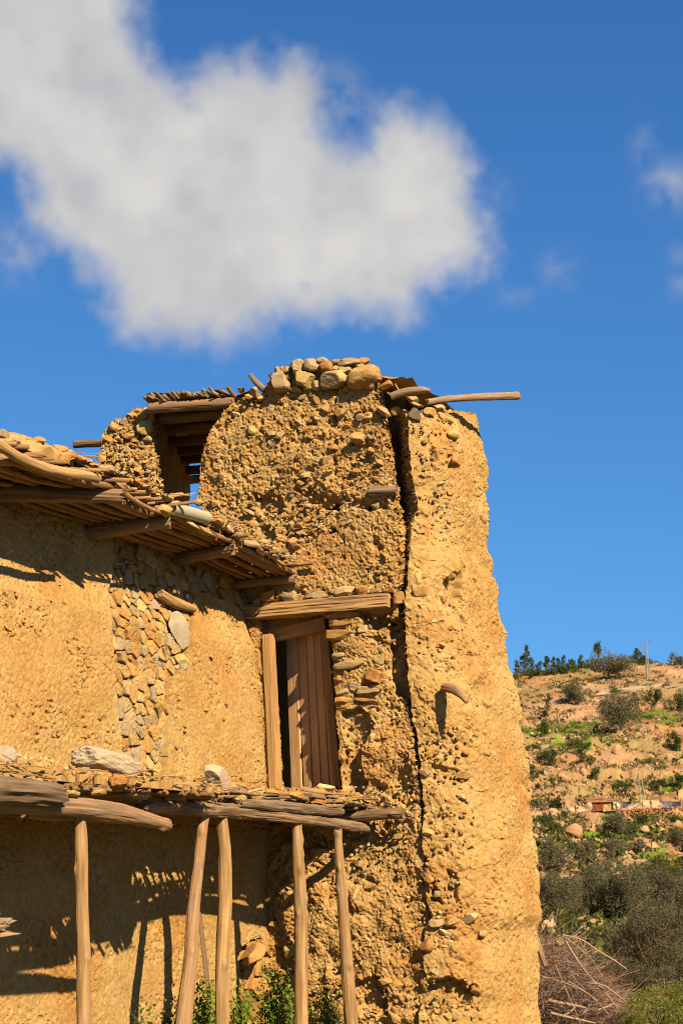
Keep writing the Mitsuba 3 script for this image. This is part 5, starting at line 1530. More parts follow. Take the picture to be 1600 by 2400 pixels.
SHRUBS = [  # foot x, foot y, width, height in pixels, kind, label, trunk share
    (1432, 1592, 112, 54, 'olive', 'broad grey green tree on the skyline above the pale track', 0.12), (1352, 1650, 66, 48, 'olive', 'grey green bush with dark shadow left of the pale track', 0), (1454, 1728, 96, 84, 'olive', 'largest round grey green tree in the middle of the hillside', 0.08),
    (1530, 1652, 36, 36, 'dark', 'dark upright bush just under the pale track', 0), (1486, 1648, 22, 24, 'dark', 'small dark bush with a pointed top under the pale track', 0), (1276, 1728, 36, 38, 'green', 'small round tree with a visible trunk on the green terrace', 0.3), (1268, 1688, 32, 22, 'dark', 'dark low bush just above the small round tree', 0),
    (1586, 1668, 44, 42, 'green', 'grey green bush at the right edge under the track', 0), (1281, 1794, 46, 34, 'dark', 'dark green bush above the boulders near the wall', 0), (1254, 1766, 28, 20, 'dark', 'small dark bush left of the boulder slope', 0), (1348, 1756, 42, 20, 'green', 'flat green bush below the green terrace', 0),
    (1370, 1788, 38, 22, 'dark', 'dark bush between tan boulders in the middle slope', 0), (1394, 1828, 34, 24, 'dark', 'round dark bush above the hut', 0), (1434, 1806, 46, 14, 'green', 'low spreading green bush among boulders', 0), (1464, 1866, 44, 26, 'dark', 'dark bush right behind the hut roof', 0),
    (1526, 1796, 58, 20, 'green', 'long low green bush on the right boulder slope', 0), (1580, 1762, 34, 44, 'dark', 'tall dark bush at the right edge of the boulder slope', 0), (1542, 1852, 44, 24, 'dark', 'dark bush on the grass above the tarpaulins', 0), (1584, 1848, 36, 32, 'dark', 'dark round bush above the tarpaulins at the right edge', 0),
    (1286, 1904, 76, 32, 'dark', 'wide dark hedge like bush left of the cloth fence', 0), (1250, 1832, 22, 32, 'dark', 'dark narrow bush beside the wall edge', 0), (1268, 1852, 28, 16, 'dark', 'small dark bush under the narrow one beside the wall', 0), (1300, 1842, 32, 16, 'green', 'small green bush on the red soil left of the hut', 0),
    (1278, 1932, 54, 18, 'dark', 'low dark bush below the cloth fence', 0), (1348, 1936, 66, 16, 'dark', 'long dark hedge under the stone terrace wall', 0), (1440, 1972, 56, 52, 'olive', 'pale grey olive tree before the stone terrace wall', 0.25), (1302, 1958, 32, 30, 'green', 'green bush left of the big leaning boulder', 0),
    (1276, 1962, 28, 20, 'dark', 'dark bush on the grass terrace beside the wall', 0), (1500, 1938, 34, 22, 'dark', 'dark bush under the right stone terrace wall', 0), (1586, 1940, 36, 22, 'green', 'green bush at the right end of the terrace wall', 0), (1590, 1990, 40, 46, 'bare', 'grey leafless bush at the right edge above the boulders', 0),
    (1306, 2052, 74, 70, 'olive', 'grey olive tree closest to the tower wall', 0.2), (1368, 2028, 52, 46, 'olive', 'round olive tree in the middle of the lower terrace', 0.2), (1438, 2006, 46, 34, 'olive', 'olive bush casting shade on the lower terrace', 0), (1492, 2000, 34, 26, 'olive', 'small grey bush among boulders on the lower right terrace', 0),
    (1312, 2172, 96, 96, 'olive', 'big pale olive tree at the foot of the slope beside the tower', 0.1), (1396, 2160, 104, 106, 'olive', 'big olive tree in the middle of the lower grove', 0.12), (1470, 2166, 90, 112, 'olive', 'big dark olive tree right of the lower grove', 0.12), (1345, 2182, 52, 36, 'green', 'green bush in front of the lower grove', 0),
    (1530, 2096, 70, 60, 'olive', 'olive bush on the slope right above the grove', 0), (1584, 2140, 80, 110, 'bare', 'dark bare tree leaning at the right edge', 0.2), (1410, 2226, 74, 50, 'green', 'low green bush on the bank below the grove', 0), (1520, 2300, 150, 150, 'bare', 'wide grey twiggy tree on the lower right', 0.15), (1590, 2290, 100, 150, 'olive', 'grey olive tree at the right edge before the valley', 0.15),
    (1560, 2440, 170, 120, 'bright', 'bright green bush in the lower right corner', 0), (1640, 2430, 130, 130, 'bright', 'second bright green bush cut by the right edge', 0), (1478, 2440, 80, 70, 'bright', 'small bright green bush beside the brush pile', 0), (1220, 1660, 14, 14, 'dark', 'tiny dark bush beside the tower edge on the upper slope', 0), (1284, 1666, 14, 38, 'pine', 'slender little tree standing above the dark low bush', 0)]
for k, (u, v, w, h, kind, text, tr) in enumerate(SHRUBS):
    shrub(u, v, w, h, kind, text, 5000 + 7 * k, tr)
SKYL = [(1208, 1592, 14, 40), (1228, 1588, 18, 52), (1236, 1584, 14, 66), (1247, 1586, 12, 42), (1262, 1590, 20, 36), (1278, 1584, 20, 42), (1294, 1578, 12, 36), (1310, 1578, 18, 32), (1320, 1576, 14, 36), (1334, 1574, 20, 48), (1347, 1572, 18, 44), (1362, 1572, 14, 34), (1376, 1570, 20, 32),
        (1392, 1568, 22, 26), (1472, 1556, 14, 34), (1496, 1560, 22, 36), (1540, 1556, 40, 34), (1568, 1552, 36, 42), (1596, 1556, 40, 46), (1585, 1560, 30, 26)]
SKLAB = ['slender dark pine on the skyline beside the tower', 'second pine from the tower on the skyline', 'tallest pine of the group near the tower', 'thin pine right of the tallest pine near the tower', 'low bushy pine on the skyline left of the middle', 'broad pine on the skyline above the rock bank', 'thin isolated pine on the left skyline', 'short pine left of a twin on the skyline',
         'short pine forming a twin on the skyline', 'tall full pine in the middle of the skyline', 'full pine right beside the tall one in the middle', 'short thin pine after the middle group', 'round low pine left of the lone tufted tree', 'low bush under the lone tufted tree', 'thin pine behind the broad skyline tree', 'pointed pine left of the power pylon', 'wide bush on the skyline right of the pylon',
         'tall bush on the skyline near the right edge', 'rightmost tree on the skyline', 'low bush before the rightmost skyline tree']
for k, ((u, v, w, h), text) in enumerate(zip(SKYL, SKLAB)):
    shrub(u, v, w * 1.15, h, 'pine' if w < 30 else 'olive', text, 6000 + 7 * k, 0, name='pine_tree' if w < 24 else 'bush', cat='tree' if w < 24 else 'bush', n=420)
# the lone tree with a bare stem and a tuft
g = on_ground([(1404, 1572)])[0]
d = g[1] / FOCAL
TF = holder('tufted_tree', label='lone tree with a bare stem and a tuft on top against the sky', category='tree')
m, c = log_mesh([g - UP * 0.3, g + UP * 30 * d, g + UP * 45 * d - np.array([2 * d, 0, 0])], [0.16, 0.12, 0.08], 6201, tone=np.array([0.12, 0.09, 0.06]), sides=8, seg=0.8, knots=0)
put('trunk', m, 'mat_wood', TF, c, smooth=True)
m, c = leaves(crown_points(13 * d, 36 * d, 420, 6202, 8, 'round') * np.array([1, 1, 1]) + g + UP * 32 * d - np.array([3 * d, 0, 0]), 0.55, 6203, KIND['pine'][0])
put('crown', m, 'mat_leaf', TF, c)
# many small tufts of low scrub, too many to tell apart
rg = np.random.default_rng(61)
n = 2600
ty = 75 * (445 / 75) ** rg.random(n)
tx = ty * np.tan(np.radians(rg.uniform(5.2, 13.5, n)))
pt = np.stack([tx, ty, height(tx, ty)], 1)
pp_, ss_ = [], []
for p in pt:
    r = rg.uniform(0.25, 0.95)
    q = rg.normal(size=(22, 3)) * np.array([r, r, r * 0.5]) * 0.6
    q[:, 2] = np.abs(q[:, 2])
    pp_.append(p + q)
m, c = leaves(np.vstack(pp_), 0.5, 62, np.array([(0.05, 0.065, 0.02), (0.075, 0.08, 0.03), (0.035, 0.05, 0.016), (0.11, 0.10, 0.042)]))
put('scrub', m, 'mat_leaf', None, c, label='low green and straw coloured scrub scattered over the hillside', category='scrub', kind='stuff')
gp = []
for c_, rx, ry in PATCHES:
    k_ = int(min(900, rx * ry * 6))
    a, r = rg.uniform(0, 2 * np.pi, k_), np.sqrt(rg.random(k_))
    x, y = c_[0] + rx * r * np.cos(a), c_[1] + ry * r * np.sin(a)
    gp.append(np.stack([x, y, height(x, y)], 1))
m, c = leaves(np.vstack(gp), 0.30, 63, np.array([(0.07, 0.10, 0.018), (0.095, 0.12, 0.025), (0.055, 0.08, 0.016)]), up=1.5)
put('grass', m, 'mat_leaf', None, c, label='short bright green grass on the hillside terraces', category='grass', kind='stuff')

# ------------------------------------------------------------------ boulders and rubble
BT = 0.84 * np.array([(0.285, 0.18, 0.10), (0.27, 0.165, 0.088), (0.30, 0.20, 0.12), (0.26, 0.15, 0.075), (0.25, 0.175, 0.11)])


def boulder_shape(seed, sub):
    rg = np.random.default_rng(seed)
    m = trimesh.creation.icosphere(subdivisions=sub)
    d = np.array(m.vertices)
    n = rg.normal(size=(8, 3))
    n /= np.linalg.norm(n, axis=1, keepdims=True)
    r = np.minimum(1.0, (rg.uniform(0.30, 0.72, 8) / np.maximum(d @ n.T, 1e-3)).min(1))
    v = d * r[:, None] * (1 + 0.22 * (fbm3(d * 2.6 + seed, 3, seed) - 0.5))[:, None]
    return v / np.abs(v).max(0), np.array(m.faces)


def boulder(u, v, w, h, seed, text, group=None, turn=0.0, sub=3):
    g = on_ground([(u, v)])[0]
    d = g[1] / FOCAL
    vv, f = boulder_shape(seed, sub)
    p = vv * np.array([w * d, (w + h) / 2 * d, h * d * 1.3]) / 2
    a = math.radians(turn)
    p = np.stack([p[:, 0] * math.cos(a) - p[:, 2] * math.sin(a), p[:, 1], p[:, 0] * math.sin(a) + p[:, 2] * math.cos(a)], 1) + g + UP * h * d * 0.20
    put('boulder', (p, f), 'mat_stone', None, spot_color(p / (w * d) * 1.5, BT[seed % 5], seed, 0.2), label=text, category='boulder', **({'group': group} if group else {}))


boulder(1342, 1962, 46, 32, 7001, 'big leaning tan boulder on the green terrace below the stone wall', None, -24, 4)
for k, (u, v, w, h, text) in enumerate(((1552, 1958, 34, 24, 'large tan boulder on the lower terrace near the right edge'), (1584, 1944, 34, 24, 'tan boulder at the right edge just under the terrace wall'), (1524, 1996, 34, 20, 'long low tan boulder on the lower right terrace'), (1576, 2004, 34, 20, 'tan boulder below the grey bush at the right edge'),
                                        (1396, 2042, 44, 22, 'tan boulder before the round olive tree'), (1440, 2050, 50, 22, 'flat reddish boulder right of the round olive tree'), (1268, 2060, 30, 28, 'tan boulder squeezed between olive tree and tower'), (1510, 1956, 24, 18, 'small tan boulder left of the large terrace boulder'),
                                        (1566, 1988, 26, 14, 'flat boulder between two larger ones on the right terrace'), (1530, 2108, 44, 26, 'boulder half hidden behind the right olive bush'), (1544, 2150, 30, 20, 'boulder on the bank right of the lower grove'))):
    boulder(u, v, w, h, 7010 + k, text, None, rng.uniform(-10, 10))
MARKS = [(1428, 1560, 'the broad skyline tree'), (1352, 1628, 'the shaded bush under the track'), (1454, 1690, 'the largest round tree'), (1530, 1636, 'the dark upright bush'), (1276, 1710, 'the small round tree'), (1586, 1648, 'the bush at the right edge'), (1281, 1778, 'the dark bush near the wall'), (1348, 1748, 'the flat green bush'),
         (1370, 1778, 'the dark bush between boulders'), (1394, 1816, 'the round dark bush above the hut'), (1434, 1800, 'the spreading green bush'), (1464, 1854, 'the bush behind the hut'), (1526, 1788, 'the long low green bush'), (1580, 1742, 'the tall dark bush'), (1542, 1842, 'the bush on the grass'), (1286, 1890, 'the hedge like bush'),
         (1440, 1946, 'the pale grey olive tree'), (1342, 1946, 'the big leaning boulder'), (1306, 2017, 'the olive tree by the tower'), (1368, 2005, 'the round olive tree'), (1438, 1990, 'the shading olive bush'), (1492, 1988, 'the small grey bush'), (1552, 1948, 'the large terrace boulder'), (1590, 1968, 'the grey leafless bush'), (1530, 2070, 'the right olive bush'), (1240, 1850, 'the tower wall')]


def beside(u, v):
    k = int(np.argmin([math.hypot(u - a, (v - b) * 1.4) for a, b, _ in MARKS]))
    a, b, t = MARKS[k]
    near_ = math.hypot(u - a, v - b)
    way = ('left of' if u < a else 'right of') if abs(u - a) > abs(v - b) * 1.2 else ('above' if v < b else 'below')
    return ('close ' if near_ < 22 else 'well ' if near_ > 45 else '') + way + ' ' + t


rg = np.random.default_rng(77)
for k in range(150):
    u, v = rg.uniform(1222, 1605), rg.choice([rg.uniform(1735, 1868), rg.uniform(1755, 1850), rg.uniform(1600, 1735), rg.uniform(1945, 2090), rg.uniform(1945, 2060)])
    w = np.clip(rg.lognormal(2.7, 0.4), 9, 30) * (0.6 if v < 1735 else 1)
    boulder(u, v, w, w * rg.uniform(0.45, 0.85), 7100 + k, ('small flat', 'small', 'middling', 'large')[int(np.digitize(w, (13, 18, 25)))] + ' tan boulder ' + beside(u, v), 'tan boulders strewn over the stony hillside', rg.uniform(-15, 15), 2)
GL = [(1495, 1652, 14), (1510, 1654, 12), (1372, 1600, 10), (1345, 1596, 10), (1226, 1600, 18), (1238, 1690, 14), (1296, 1676, 12), (1328, 1676, 12), (1404, 1664, 10), (1402, 1764, 12), (1440, 1746, 14), (1566, 1722, 16), (1530, 1740, 10), (1580, 2046, 26), (1330, 1706, 10), (1485, 2222, 20)]
for k, (u, v, w) in enumerate(GL):
    shrub(u, v, w, w * 0.8, 'gorse', 'yellow flowering shrub ' + beside(u, v), 6300 + k * 5, 0, name='gorse_shrub', cat='shrub', group='yellow flowering shrubs scattered over the hillside', n=170)
rb = np.random.default_rng(88)
for k in range(46):
    u, v = rb.uniform(1212, 1605), rb.choice([rb.uniform(1610, 1740), rb.uniform(1740, 1880), rb.uniform(1930, 2060)])
    w = rb.uniform(14, 34)
    shrub(u, v, w, w * rb.uniform(0.5, 0.85), rb.choice(['dark', 'green', 'olive']), ('tiny', 'small', 'middling')[int(np.digitize(w, (20, 27)))] + ' low bush ' + beside(u, v), 8800 + 7 * k, 0, group='low bushes dotted over the hillside')
SKYBY = ['left of the tall full pine in the middle', 'right of the full pine beside the tall one', 'just left of the lone tufted tree', 'just right of the broad skyline tree', 'close left of the power pylon', 'close right of the power pylon', 'right of the wide bush beyond the pylon', 'near the right edge under the tall bush', 'cut by the right edge of the picture',
         'between the broad pine and the thin isolated pine', 'between the two short twin pines', 'at the foot of the pines nearest the tower', 'at the foot of the tallest pine group']
for k, (u, v, w, h) in enumerate(((1340, 1578, 34, 20), (1365, 1574, 40, 22), (1390, 1572, 36, 24), (1484, 1560, 40, 24), (1508, 1558, 30, 22), (1528, 1556, 34, 26), (1556, 1554, 36, 24), (1580, 1550, 40, 28), (1604, 1548, 40, 34), (1290, 1584, 34, 18), (1316, 1580, 34, 20), (1222, 1592, 36, 22), (1255, 1590, 30, 20))):
    shrub(u, v, w, h, ('pine', 'dark', 'olive')[k % 3] if k % 3 else 'green', 'low bush on the skyline ' + SKYBY[k], 8700 + 7 * k, 0, group='low bushes along the skyline', n=500)
GROVE = [(1275, 2130, 80, 70, 'olive', 'grey green bush filling the gap beside the tower wall'), (1352, 2126, 90, 62, 'olive', 'grey green bush between the two big lower olive trees'), (1430, 2110, 110, 70, 'olive', 'wide olive bush behind the lower grove'), (1505, 2150, 90, 80, 'olive', 'grey bush right of the dark olive tree'),
         (1560, 2070, 90, 60, 'green', 'green bush at the right edge above the bank'), (1450, 2250, 110, 70, 'olive', 'low grey bush behind the brush pile'), (1540, 2225, 120, 90, 'olive', 'dense olive bush behind the wide twiggy tree'), (1600, 2210, 90, 120, 'olive', 'dense olive tree at the right edge of the bank'), (1390, 2300, 90, 60, 'bare', 'grey twiggy shrub just behind the brush pile'),
         (1470, 2340, 120, 90, 'bare', 'wide grey twiggy shrub right behind the brush pile'), (1590, 2360, 130, 120, 'olive', 'grey olive bush above the bright corner bush')]
for k, (u, v, w, h, kind, text) in enumerate(GROVE):
    shrub(u, v, w, h, kind, text, 8400 + 7 * k, 0.0)
n = 5200
ty = 80 * (440 / 80) ** rg.random(n)
tx = ty * np.tan(np.radians(rg.uniform(5.0, 13.6, n)))
m, c = many_rocks(np.stack([tx, ty, height(tx, ty) + 0.05], 1), rg.uniform(0.25, 0.95, (n, 1)) * rg.uniform(0.5, 1.1, (n, 3)), 78, BT)
put('rubble', m, 'mat_stone', None, c, label='small tan stones scattered over the hillside', category='rubble', kind='stuff')

# ------------------------------------------------------------------ the hut with its cloth fences and stone terrace walls
def wp(u, v, y):
    return depth_at([(u, v)], y)[0]


YH = on_ground([(1440, 1908)])[0][1] - 1.0
HUT = holder('hut', label='low earth hut with a red brown door between cloth fences on the hillside', category='hut')


def slab_px(name, parent, quad, y, thick, tone, seed, **kw):
    """A thin standing panel between four pixels at distance y."""
    a, b, c, d = (wp(u, v, y) for u, v in quad)
    n = 10
    s, t = np.meshgrid(np.linspace(0, 1, n), np.linspace(0, 1, n), indexing='ij')
    p = (a * ((1 - s) * (1 - t))[..., None] + b * (s * (1 - t))[..., None] + c * (s * t)[..., None] + d * ((1 - s) * t)[..., None])
    p = p + np.array([0, 1, 0]) * (0.06 * sn(s * 3, t * 3, 0.7, seed))[..., None]
    F0, B0 = p.reshape(-1, 3), (p + np.array([0, thick, 0])).reshape(-1, 3)
    idx = np.arange(n * n).reshape(n, n)
    q = np.stack([idx[:-1, :-1], idx[1:, :-1], idx[1:, 1:], idx[:-1, 1:]], -1).reshape(-1, 4)
    e = np.concatenate([idx[0, :], idx[1:, -1], idx[-1, -2::-1], idx[-2:0:-1, 0]])
    e2 = np.roll(e, -1)
    f = np.vstack([q, q[:, ::-1] + n * n, np.stack([e, e2, e2 + n * n, e + n * n], 1)])
    V = np.vstack([F0, B0])
    return put(name, (V, f), 'mat_earth', parent, np.clip(np.asarray(tone) * (1 + 0.15 * sn(V[:, 0] * 2, V[:, 2] * 2, 1.1, seed + 1))[:, None], 0.005, 0.7), **kw)


slab_px('door', HUT, [(1387, 1902), (1412, 1900), (1411, 1875), (1383, 1876)], YH, 0.25, (0.10, 0.035, 0.018), 131)
slab_px('wall', HUT, [(1412.5, 1902), (1436, 1900), (1435, 1878), (1412, 1877)], YH + 0.1, 1.6, (0.25, 0.17, 0.08), 132)
slab_px('wall', HUT, [(1374, 1904), (1387, 1902), (1383, 1879), (1370, 1880)], YH + 0.2, 1.6, (0.16, 0.09, 0.05), 133)
slab_px('roof', HUT, [(1366, 1881), (1452, 1879), (1442, 1870), (1384, 1870)], YH - 0.3, 3.0, (0.16, 0.085, 0.045), 134)


def cloth(quad, y, tone, text, seed, name='cloth_fence', cat='cloth', sag=0.22):
    """A hanging cloth, its upper edge sagging between posts, folded."""
    a, b, c, d = (wp(u, v, y) for u, v in quad)          # lower left, lower right, upper right, upper left
    n, m_ = 40, 12
    s, t = np.meshgrid(np.linspace(0, 1, n), np.linspace(0, 1, m_), indexing='ij')
    p = (a * ((1 - s) * (1 - t))[..., None] + b * (s * (1 - t))[..., None] + c * (s * t)[..., None] + d * ((1 - s) * t)[..., None])
    wd = np.linalg.norm(b - a)
    p[..., 2] -= sag * 4 * s * (1 - s) * t * min(wd, 3) * 0.35
    p[..., 1] += 0.10 * np.sin(s * wd * 3.3 + seed) * (0.4 + t) + 0.14 * sn(s * wd, t * 2, 0.8, seed)
    F0 = p.reshape(-1, 3)
    idx = np.arange(n * m_).reshape(n, m_)
    q = np.stack([idx[:-1, :-1], idx[1:, :-1], idx[1:, 1:], idx[:-1, 1:]], -1).reshape(-1, 4)
    e = np.concatenate([idx[0, :], idx[1:, -1], idx[-1, -2::-1], idx[-2:0:-1, 0]])
    e2 = np.roll(e, -1)
    f = np.vstack([q, q[:, ::-1] + n * m_, np.stack([e, e2, e2 + n * m_, e + n * m_], 1)])
    key = holder(name, label=text, category=cat)
    V = np.vstack([F0, F0 + np.array([0, 0.03, 0])])
    put('sheet', (V, f), 'mat_earth', key, np.asarray(tone) * (1 + 0.10 * sn(V[:, 0], V[:, 2], 0.6, seed + 3))[:, None], smooth=True)
    for k, (lo_, hi_) in enumerate(((a, d), (b, c))):
        mm, cc = log_mesh([lo_ - UP * 0.3 + np.array([0, -0.05, 0]), hi_ + UP * 0.25 + np.array([0, -0.05, 0])], [0.05, 0.04], seed + k, tone=np.array([0.16, 0.11, 0.07]), sides=8, seg=0.4, knots=0)
        put('post', mm, 'mat_wood', key, cc, smooth=True)


cloth([(1326, 1906), (1348, 1905), (1347, 1889), (1326, 1888)], YH - 0.4, (0.25, 0.19, 0.12), 'sagging cream cloth panel at the far left of the fence', 141)
cloth([(1349, 1905), (1390, 1898), (1383, 1877), (1348, 1889)], YH - 0.5, (0.26, 0.20, 0.125), 'cream cloth panel rising to the hut door', 142)
cloth([(1436, 1893), (1444, 1893), (1443, 1880), (1435, 1879)], YH - 0.2, (0.26, 0.28, 0.07), 'small yellow green cloth hanging beside the hut', 143)
cloth([(1444, 1895), (1454, 1895), (1453, 1881), (1443, 1881)], YH - 0.25, (0.25, 0.28, 0.33), 'small pale blue cloth hanging right of the yellow one', 144)
cloth([(1457, 1894), (1480, 1892), (1479, 1877), (1456, 1879)], YH - 0.1, (0.045, 0.05, 0.055), 'dark tarpaulin right of the pale blue cloth', 145, 'tarpaulin', 'tarpaulin')
cloth([(1481, 1892), (1504, 1890), (1503, 1876), (1480, 1877)], YH + 0.2, (0.05, 0.05, 0.05), 'dark tarpaulin behind the cream cloth slope', 146, 'tarpaulin', 'tarpaulin')
cloth([(1458, 1897), (1504, 1895), (1504, 1873), (1480, 1884)], YH - 0.6, (0.26, 0.205, 0.13), 'cream cloth rising to a peak right of the dark tarpaulins', 147)
cloth([(1505, 1895), (1524, 1895), (1524, 1875), (1504, 1873)], YH - 0.62, (0.27, 0.21, 0.13), 'flat cream cloth panel between two posts', 148)
cloth([(1525, 1895), (1552, 1895), (1546, 1874), (1524, 1875)], YH - 0.64, (0.26, 0.20, 0.125), 'cream cloth panel with a torn dark hole edge', 149)
cloth([(1550, 1894), (1571, 1893), (1570, 1876), (1549, 1876)], YH - 0.3, (0.07, 0.085, 0.11), 'blue grey tarpaulin panel near the right edge', 150, 'tarpaulin', 'tarpaulin')
cloth([(1572, 1892), (1594, 1890), (1594, 1877), (1571, 1877)], YH - 0.2, (0.035, 0.038, 0.045), 'dark blue tarpaulin at the right end of the fence', 151, 'tarpaulin', 'tarpaulin')
EW = holder('earth_building', label='brown earth wall with a pale end behind the tarpaulins at the right edge', category='building')
slab_px('wall', EW, [(1510, 1876), (1587, 1877), (1586, 1854), (1560, 1860)], YH + 6, 0.6, (0.15, 0.085, 0.045), 152)
slab_px('wall', EW, [(1588, 1880), (1640, 1880), (1640, 1850), (1588, 1852)], YH + 5.6, 4.0, (0.30, 0.20, 0.09), 153)


def stone_wall(u0, u1, top, bot, y, text, seed):
    """A dry stone terrace wall: every stone its own part."""
    key = holder('terrace_wall', label=text, category='stone wall')
    rg = np.random.default_rng(seed)
    q = []
    for u in np.arange(u0, u1, 5.2):
        f_ = (u - u0) / (u1 - u0)
        t0, b0_ = top[0] + (top[1] - top[0]) * f_, bot[0] + (bot[1] - bot[0]) * f_
        for v in np.arange(t0, b0_, 4.0):
            q.append((u + rg.uniform(-1.5, 1.5), v + rg.uniform(-1, 1)))
    core = [(u0, bot[0] + 3), (u1, bot[1] + 3), (u1, top[1] + 2), (u0, top[0] + 2)]
    slab_px('earth_core', key, core, y + 0.25, 1.0, (0.12, 0.065, 0.035), seed)
    cs, ss = [], []
    for u, v in q:
        d = y / FOCAL
        cs.append(wp(u, v, y + rg.uniform(-0.12, 0.1)))
        ss.append((rg.uniform(5, 9) * d, 0.6, rg.uniform(3.5, 6) * d))
    m, c = many_rocks(np.array(cs), np.array(ss), seed + 1, BT * np.array([1.0, 0.86, 0.78]), spin=0.18)
    put('stones', m, 'mat_stone', key, c, kind='stuff')


stone_wall(1300, 1405, (1904, 1908), (1920, 1922), YH - 2.5, 'dry stone terrace wall left under the hut and cloth fence', 161)
stone_wall(1444, 1625, (1897, 1892), (1922, 1926), YH - 2.5, 'dry stone terrace wall right under the tarpaulins', 163)

# power pylon on the crest and the pair of poles behind the hut
g = on_ground([(1519, 1592)])[0]
d = g[1] / FOCAL
PY = holder('power_pylon', label='grey lattice power pylon with a slanting cross arm on the hill crest', category='pylon')
H0 = 84 * d
st, dr, ln = [], [], []
for cx, cy in ((-1, -1), (1, -1), (1, 1), (-1, 1)):
    a, b = g + np.array([cx * 3.6 * d, cy * 3.6 * d, -0.3]), g + np.array([cx * 1.1 * d - 4 * d, cy * 1.1 * d, H0])
    m, c = log_mesh([a, b], [0.10, 0.075], 170, tone=np.array([0.17, 0.16, 0.145]), tone2=(0.14, 0.13, 0.12), sides=6, seg=3, knots=0, wob=0, groove=0)
    put('leg', m, 'mat_wood', PY, c, smooth=True)
for k in range(11):
    f0, f1 = k / 11, (k + 1) / 11
    for cx, cy, ex, ey in ((-1, -1, 1, -1), (1, -1, -1, -1), (1, -1, 1, 1), (-1, -1, -1, 1)):
        w0, w1 = 3.6 - 2.5 * f0, 3.6 - 2.5 * f1
        a = g + np.array([cx * w0 * d - 4 * d * f0, cy * w0 * d, H0 * f0])
        b = g + np.array([ex * w1 * d - 4 * d * f1, ey * w1 * d, H0 * f1])
        st.append(a), dr.append(b - a), ln.append(np.linalg.norm(b - a))
m, c = many_sticks(np.array(st), np.array(dr), np.array(ln), np.full(len(st), 0.06), 171, [np.array([0.17, 0.16, 0.145])], bend=0)
put('lattice', m, 'mat_wood', PY, c)
tp_ = g + np.array([-4 * d, 0, H0])
m, c = log_mesh([tp_ + np.array([-11 * d, -0.2, -5 * d]), tp_ + np.array([11 * d, 0.2, 5 * d])], [0.10, 0.10], 172, tone=np.array([0.15, 0.145, 0.135]), sides=6, seg=2, knots=0, wob=0, groove=0)
put('cross_arm', m, 'mat_wood', PY, c, smooth=True)
for k, o in enumerate((-10, 0, 10)):
    p = tp_ + np.array([o * d, 0, o * d * 0.46])
    m, c = log_mesh([p, p + UP * 3 * d], [0.14, 0.10], 173 + k, tone=np.array([0.08, 0.06, 0.05]), sides=6, seg=0.2, knots=0)
    put('insulator', m, 'mat_wood', PY, c, smooth=True)
for k, (u0, v0, u1, v1, text) in enumerate(((1500, 1878, 1495, 1814, 'left thin pole of the pair behind the hut'), (1511, 1876, 1502, 1822, 'right slanting pole of the pair behind the hut'))):
    a, b = wp(u0, v0, YH + 4), wp(u1, v1, YH + 4)
    m, c = log_mesh([a - UP * 0.5, b], [0.11, 0.08], 180 + k, tone=np.array([0.17, 0.165, 0.12]), tone2=(0.13, 0.12, 0.09), sides=8, seg=0.5, knots=0)
    put('wooden_pole', m, 'mat_wood', None, c, smooth=True, label=text, category='pole')

# ------------------------------------------------------------------ brush pile right of the tower, herbs under the porch
BP = holder('brush_pile', label='big pile of dry grey brown thorn branches right of the tower foot', category='brush pile')
rg = np.random.default_rng(91)
n = 5200
YB = 22.6
u = 1240 + 235 * rg.beta(1.1, 1.5, n)
topv = np.interp(u, [1240, 1275, 1320, 1370, 1420, 1475], [2205, 2200, 2235, 2290, 2330, 2400])
v = topv + (2470 - topv) * rg.random(n) ** 0.9
yb = YB + rg.uniform(-1.2, 1.6, n)
p = depth_at(np.stack([u, v], 1), 1.0)
p = EYE + rays(np.stack([u, v], 1)) * (yb / rays(np.stack([u, v], 1))[:, 1])[:, None]
dr = rg.normal(size=(n, 3)) * np.array([1, 0.8, 0.55]) + np.array([0.5, 0, 0.1])
m, c = many_sticks(p, dr, rg.uniform(0.15, 0.75, n), rg.uniform(0.002, 0.0062, n), 92, [np.array(x) for x in ((0.10, 0.075, 0.06), (0.14, 0.105, 0.08), (0.075, 0.045, 0.032), (0.17, 0.13, 0.10), (0.09, 0.04, 0.025))], sides=3, bend=0.5, rings=4)
put('twigs', m, 'mat_wood', BP, c, kind='stuff')
for k, (pth, r) in enumerate((([(1318, 2192), (1360, 2202), (1400, 2228), (1440, 2252), (1468, 2272)], 0.014), ([(1320, 2196), (1345, 2240), (1380, 2288), (1420, 2330), (1452, 2372)], 0.016), ([(1316, 2194), (1352, 2218), (1385, 2254), (1412, 2290)], 0.009), ([(1355, 2200), (1372, 2230), (1404, 2270)], 0.007), ([(1375, 2304), (1410, 2308), (1440, 2328), (1470, 2352)], 0.012),
                               ([(1285, 2345), (1330, 2354), (1372, 2362)], 0.028), ([(1320, 2380), (1345, 2362), (1350, 2348)], 0.016), ([(1290, 2374), (1330, 2384), (1395, 2398)], 0.022), ([(1400, 2368), (1420, 2360), (1440, 2352)], 0.018), ([(1330, 2300), (1390, 2340), (1440, 2400)], 0.009), ([(1300, 2260), (1330, 2330), (1360, 2400)], 0.009), ([(1270, 2290), (1340, 2310), (1400, 2345)], 0.008))):
    r *= 0.8
    log('branch', BP, depth_at(pth, YB - 1.25 - 0.02 * k), [r] * (len(pth) - 1) + [r * 0.5], 930 + k, tone=np.array([0.19, 0.14, 0.10]) if r < 0.02 else np.array([0.155, 0.092, 0.055]), tone2=(0.14, 0.10, 0.07), sides=8, seg=0.08, knots=0.6)
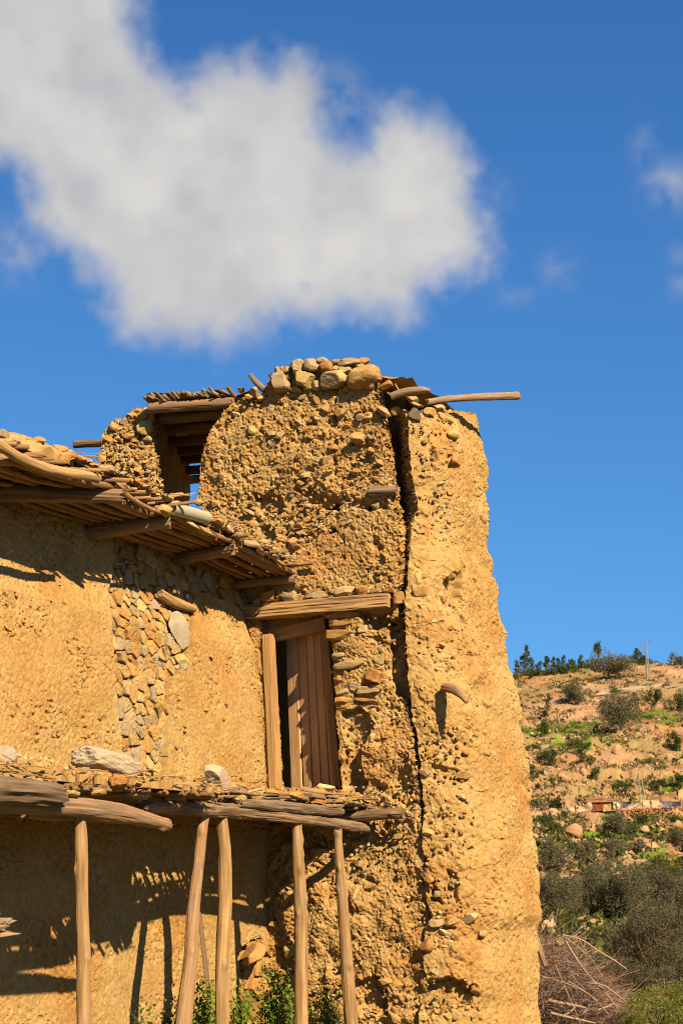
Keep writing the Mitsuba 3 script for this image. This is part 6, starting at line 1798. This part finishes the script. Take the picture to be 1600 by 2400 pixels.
log('leaning_stick', None, depth_at([(1254, 2190), (1262, 2220), (1277, 2262)], 18.95), [0.03, 0.032, 0.03], 950, tone=np.array([0.20, 0.13, 0.075]), tone2=DARKW, lab=dict(label='dark stick leaning on the right edge of the tower', category='stick'))


def herb(u, v, w, h, off, text, seed, tones, leaf=0.028, n=700, stems=9):
    """A leafy weed whose foot is hidden below the frame."""
    g = onW([(u, 2400)], off, low=True)[0]
    d = (g - EYE) @ cF / FOCAL
    g = np.array([g[0], g[1], height(g[:1], g[1:2], False)[0] if g[1] > 12 else -0.05])
    top = onW([(u, v)], off, low=True)[0][2]
    Hh, W = top - g[2], w * d
    key = holder('weed', label=text, category='plant')
    rg = np.random.default_rng(seed)
    lp = []
    for k in range(stems):
        a = rg.uniform(0, 2 * np.pi)
        tip = g + np.array([math.cos(a), math.sin(a), 0]) * W * 0.5 * rg.uniform(0.1, 1) + UP * Hh * rg.uniform(0.6, 1.0)
        mid = (g + tip) / 2 + rg.normal(0, 0.03, 3) + UP * 0.05
        t = np.linspace(0, 1, 14)[:, None]
        cv = (1 - t) ** 2 * g + 2 * t * (1 - t) * mid + t ** 2 * tip
        mm, cc = log_mesh(cv[::3], [0.006, 0.005, 0.004, 0.003, 0.002][:len(cv[::3])], seed + k, tone=np.array([0.12, 0.13, 0.04]), sides=6, seg=0.06, knots=0)
        put('stem', mm, 'mat_wood', key, cc, smooth=True)
        i = rg.integers(3, 14, size=n // stems)
        lp.append(cv[i] + rg.normal(0, 0.045, (len(i), 3)))
    m, c = leaves(np.vstack(lp), leaf * 1.35, seed + 50, tones, 0.6, 0.4)
    put('leaves', m, 'mat_leaf', key, c)


BRIGHT = np.array([(0.075, 0.135, 0.018), (0.10, 0.165, 0.022), (0.055, 0.10, 0.014), (0.12, 0.17, 0.03)])
DULL = np.array([(0.05, 0.075, 0.02), (0.065, 0.095, 0.03), (0.04, 0.06, 0.018)])
herb(352, 2345, 110, 60, 0.55, 'sparse dark weed left of the leaning post', 8001, DULL, 0.035, 468, 7)
herb(405, 2310, 60, 80, 0.75, 'thin weed touching the leaning post from the left', 8011, DULL, 0.03, 360, 5)
herb(488, 2270, 84, 130, 0.62, 'bright green weed between the leaning post and the golden post', 8021, BRIGHT, 0.03, 1620, 10)
herb(560, 2325, 100, 80, 0.7, 'low green weed right of the golden post', 8031, BRIGHT, 0.026, 1440, 10)
herb(645, 2262, 100, 130, 0.62, 'tallest bright green weed left of the knotty post', 8041, BRIGHT, 0.032, 1800, 11)
herb(690, 2318, 80, 80, 0.75, 'green weed behind the knotty post', 8051, BRIGHT, 0.026, 1260, 9)
herb(765, 2325, 100, 80, 0.8, 'feathery dull green weed between the last two posts', 8061, DULL * 1.2, 0.022, 1620, 12)
herb(440, 2335, 70, 60, 0.9, 'low bright weed at the foot of the leaning post', 8071, BRIGHT, 0.026, 500, 8)
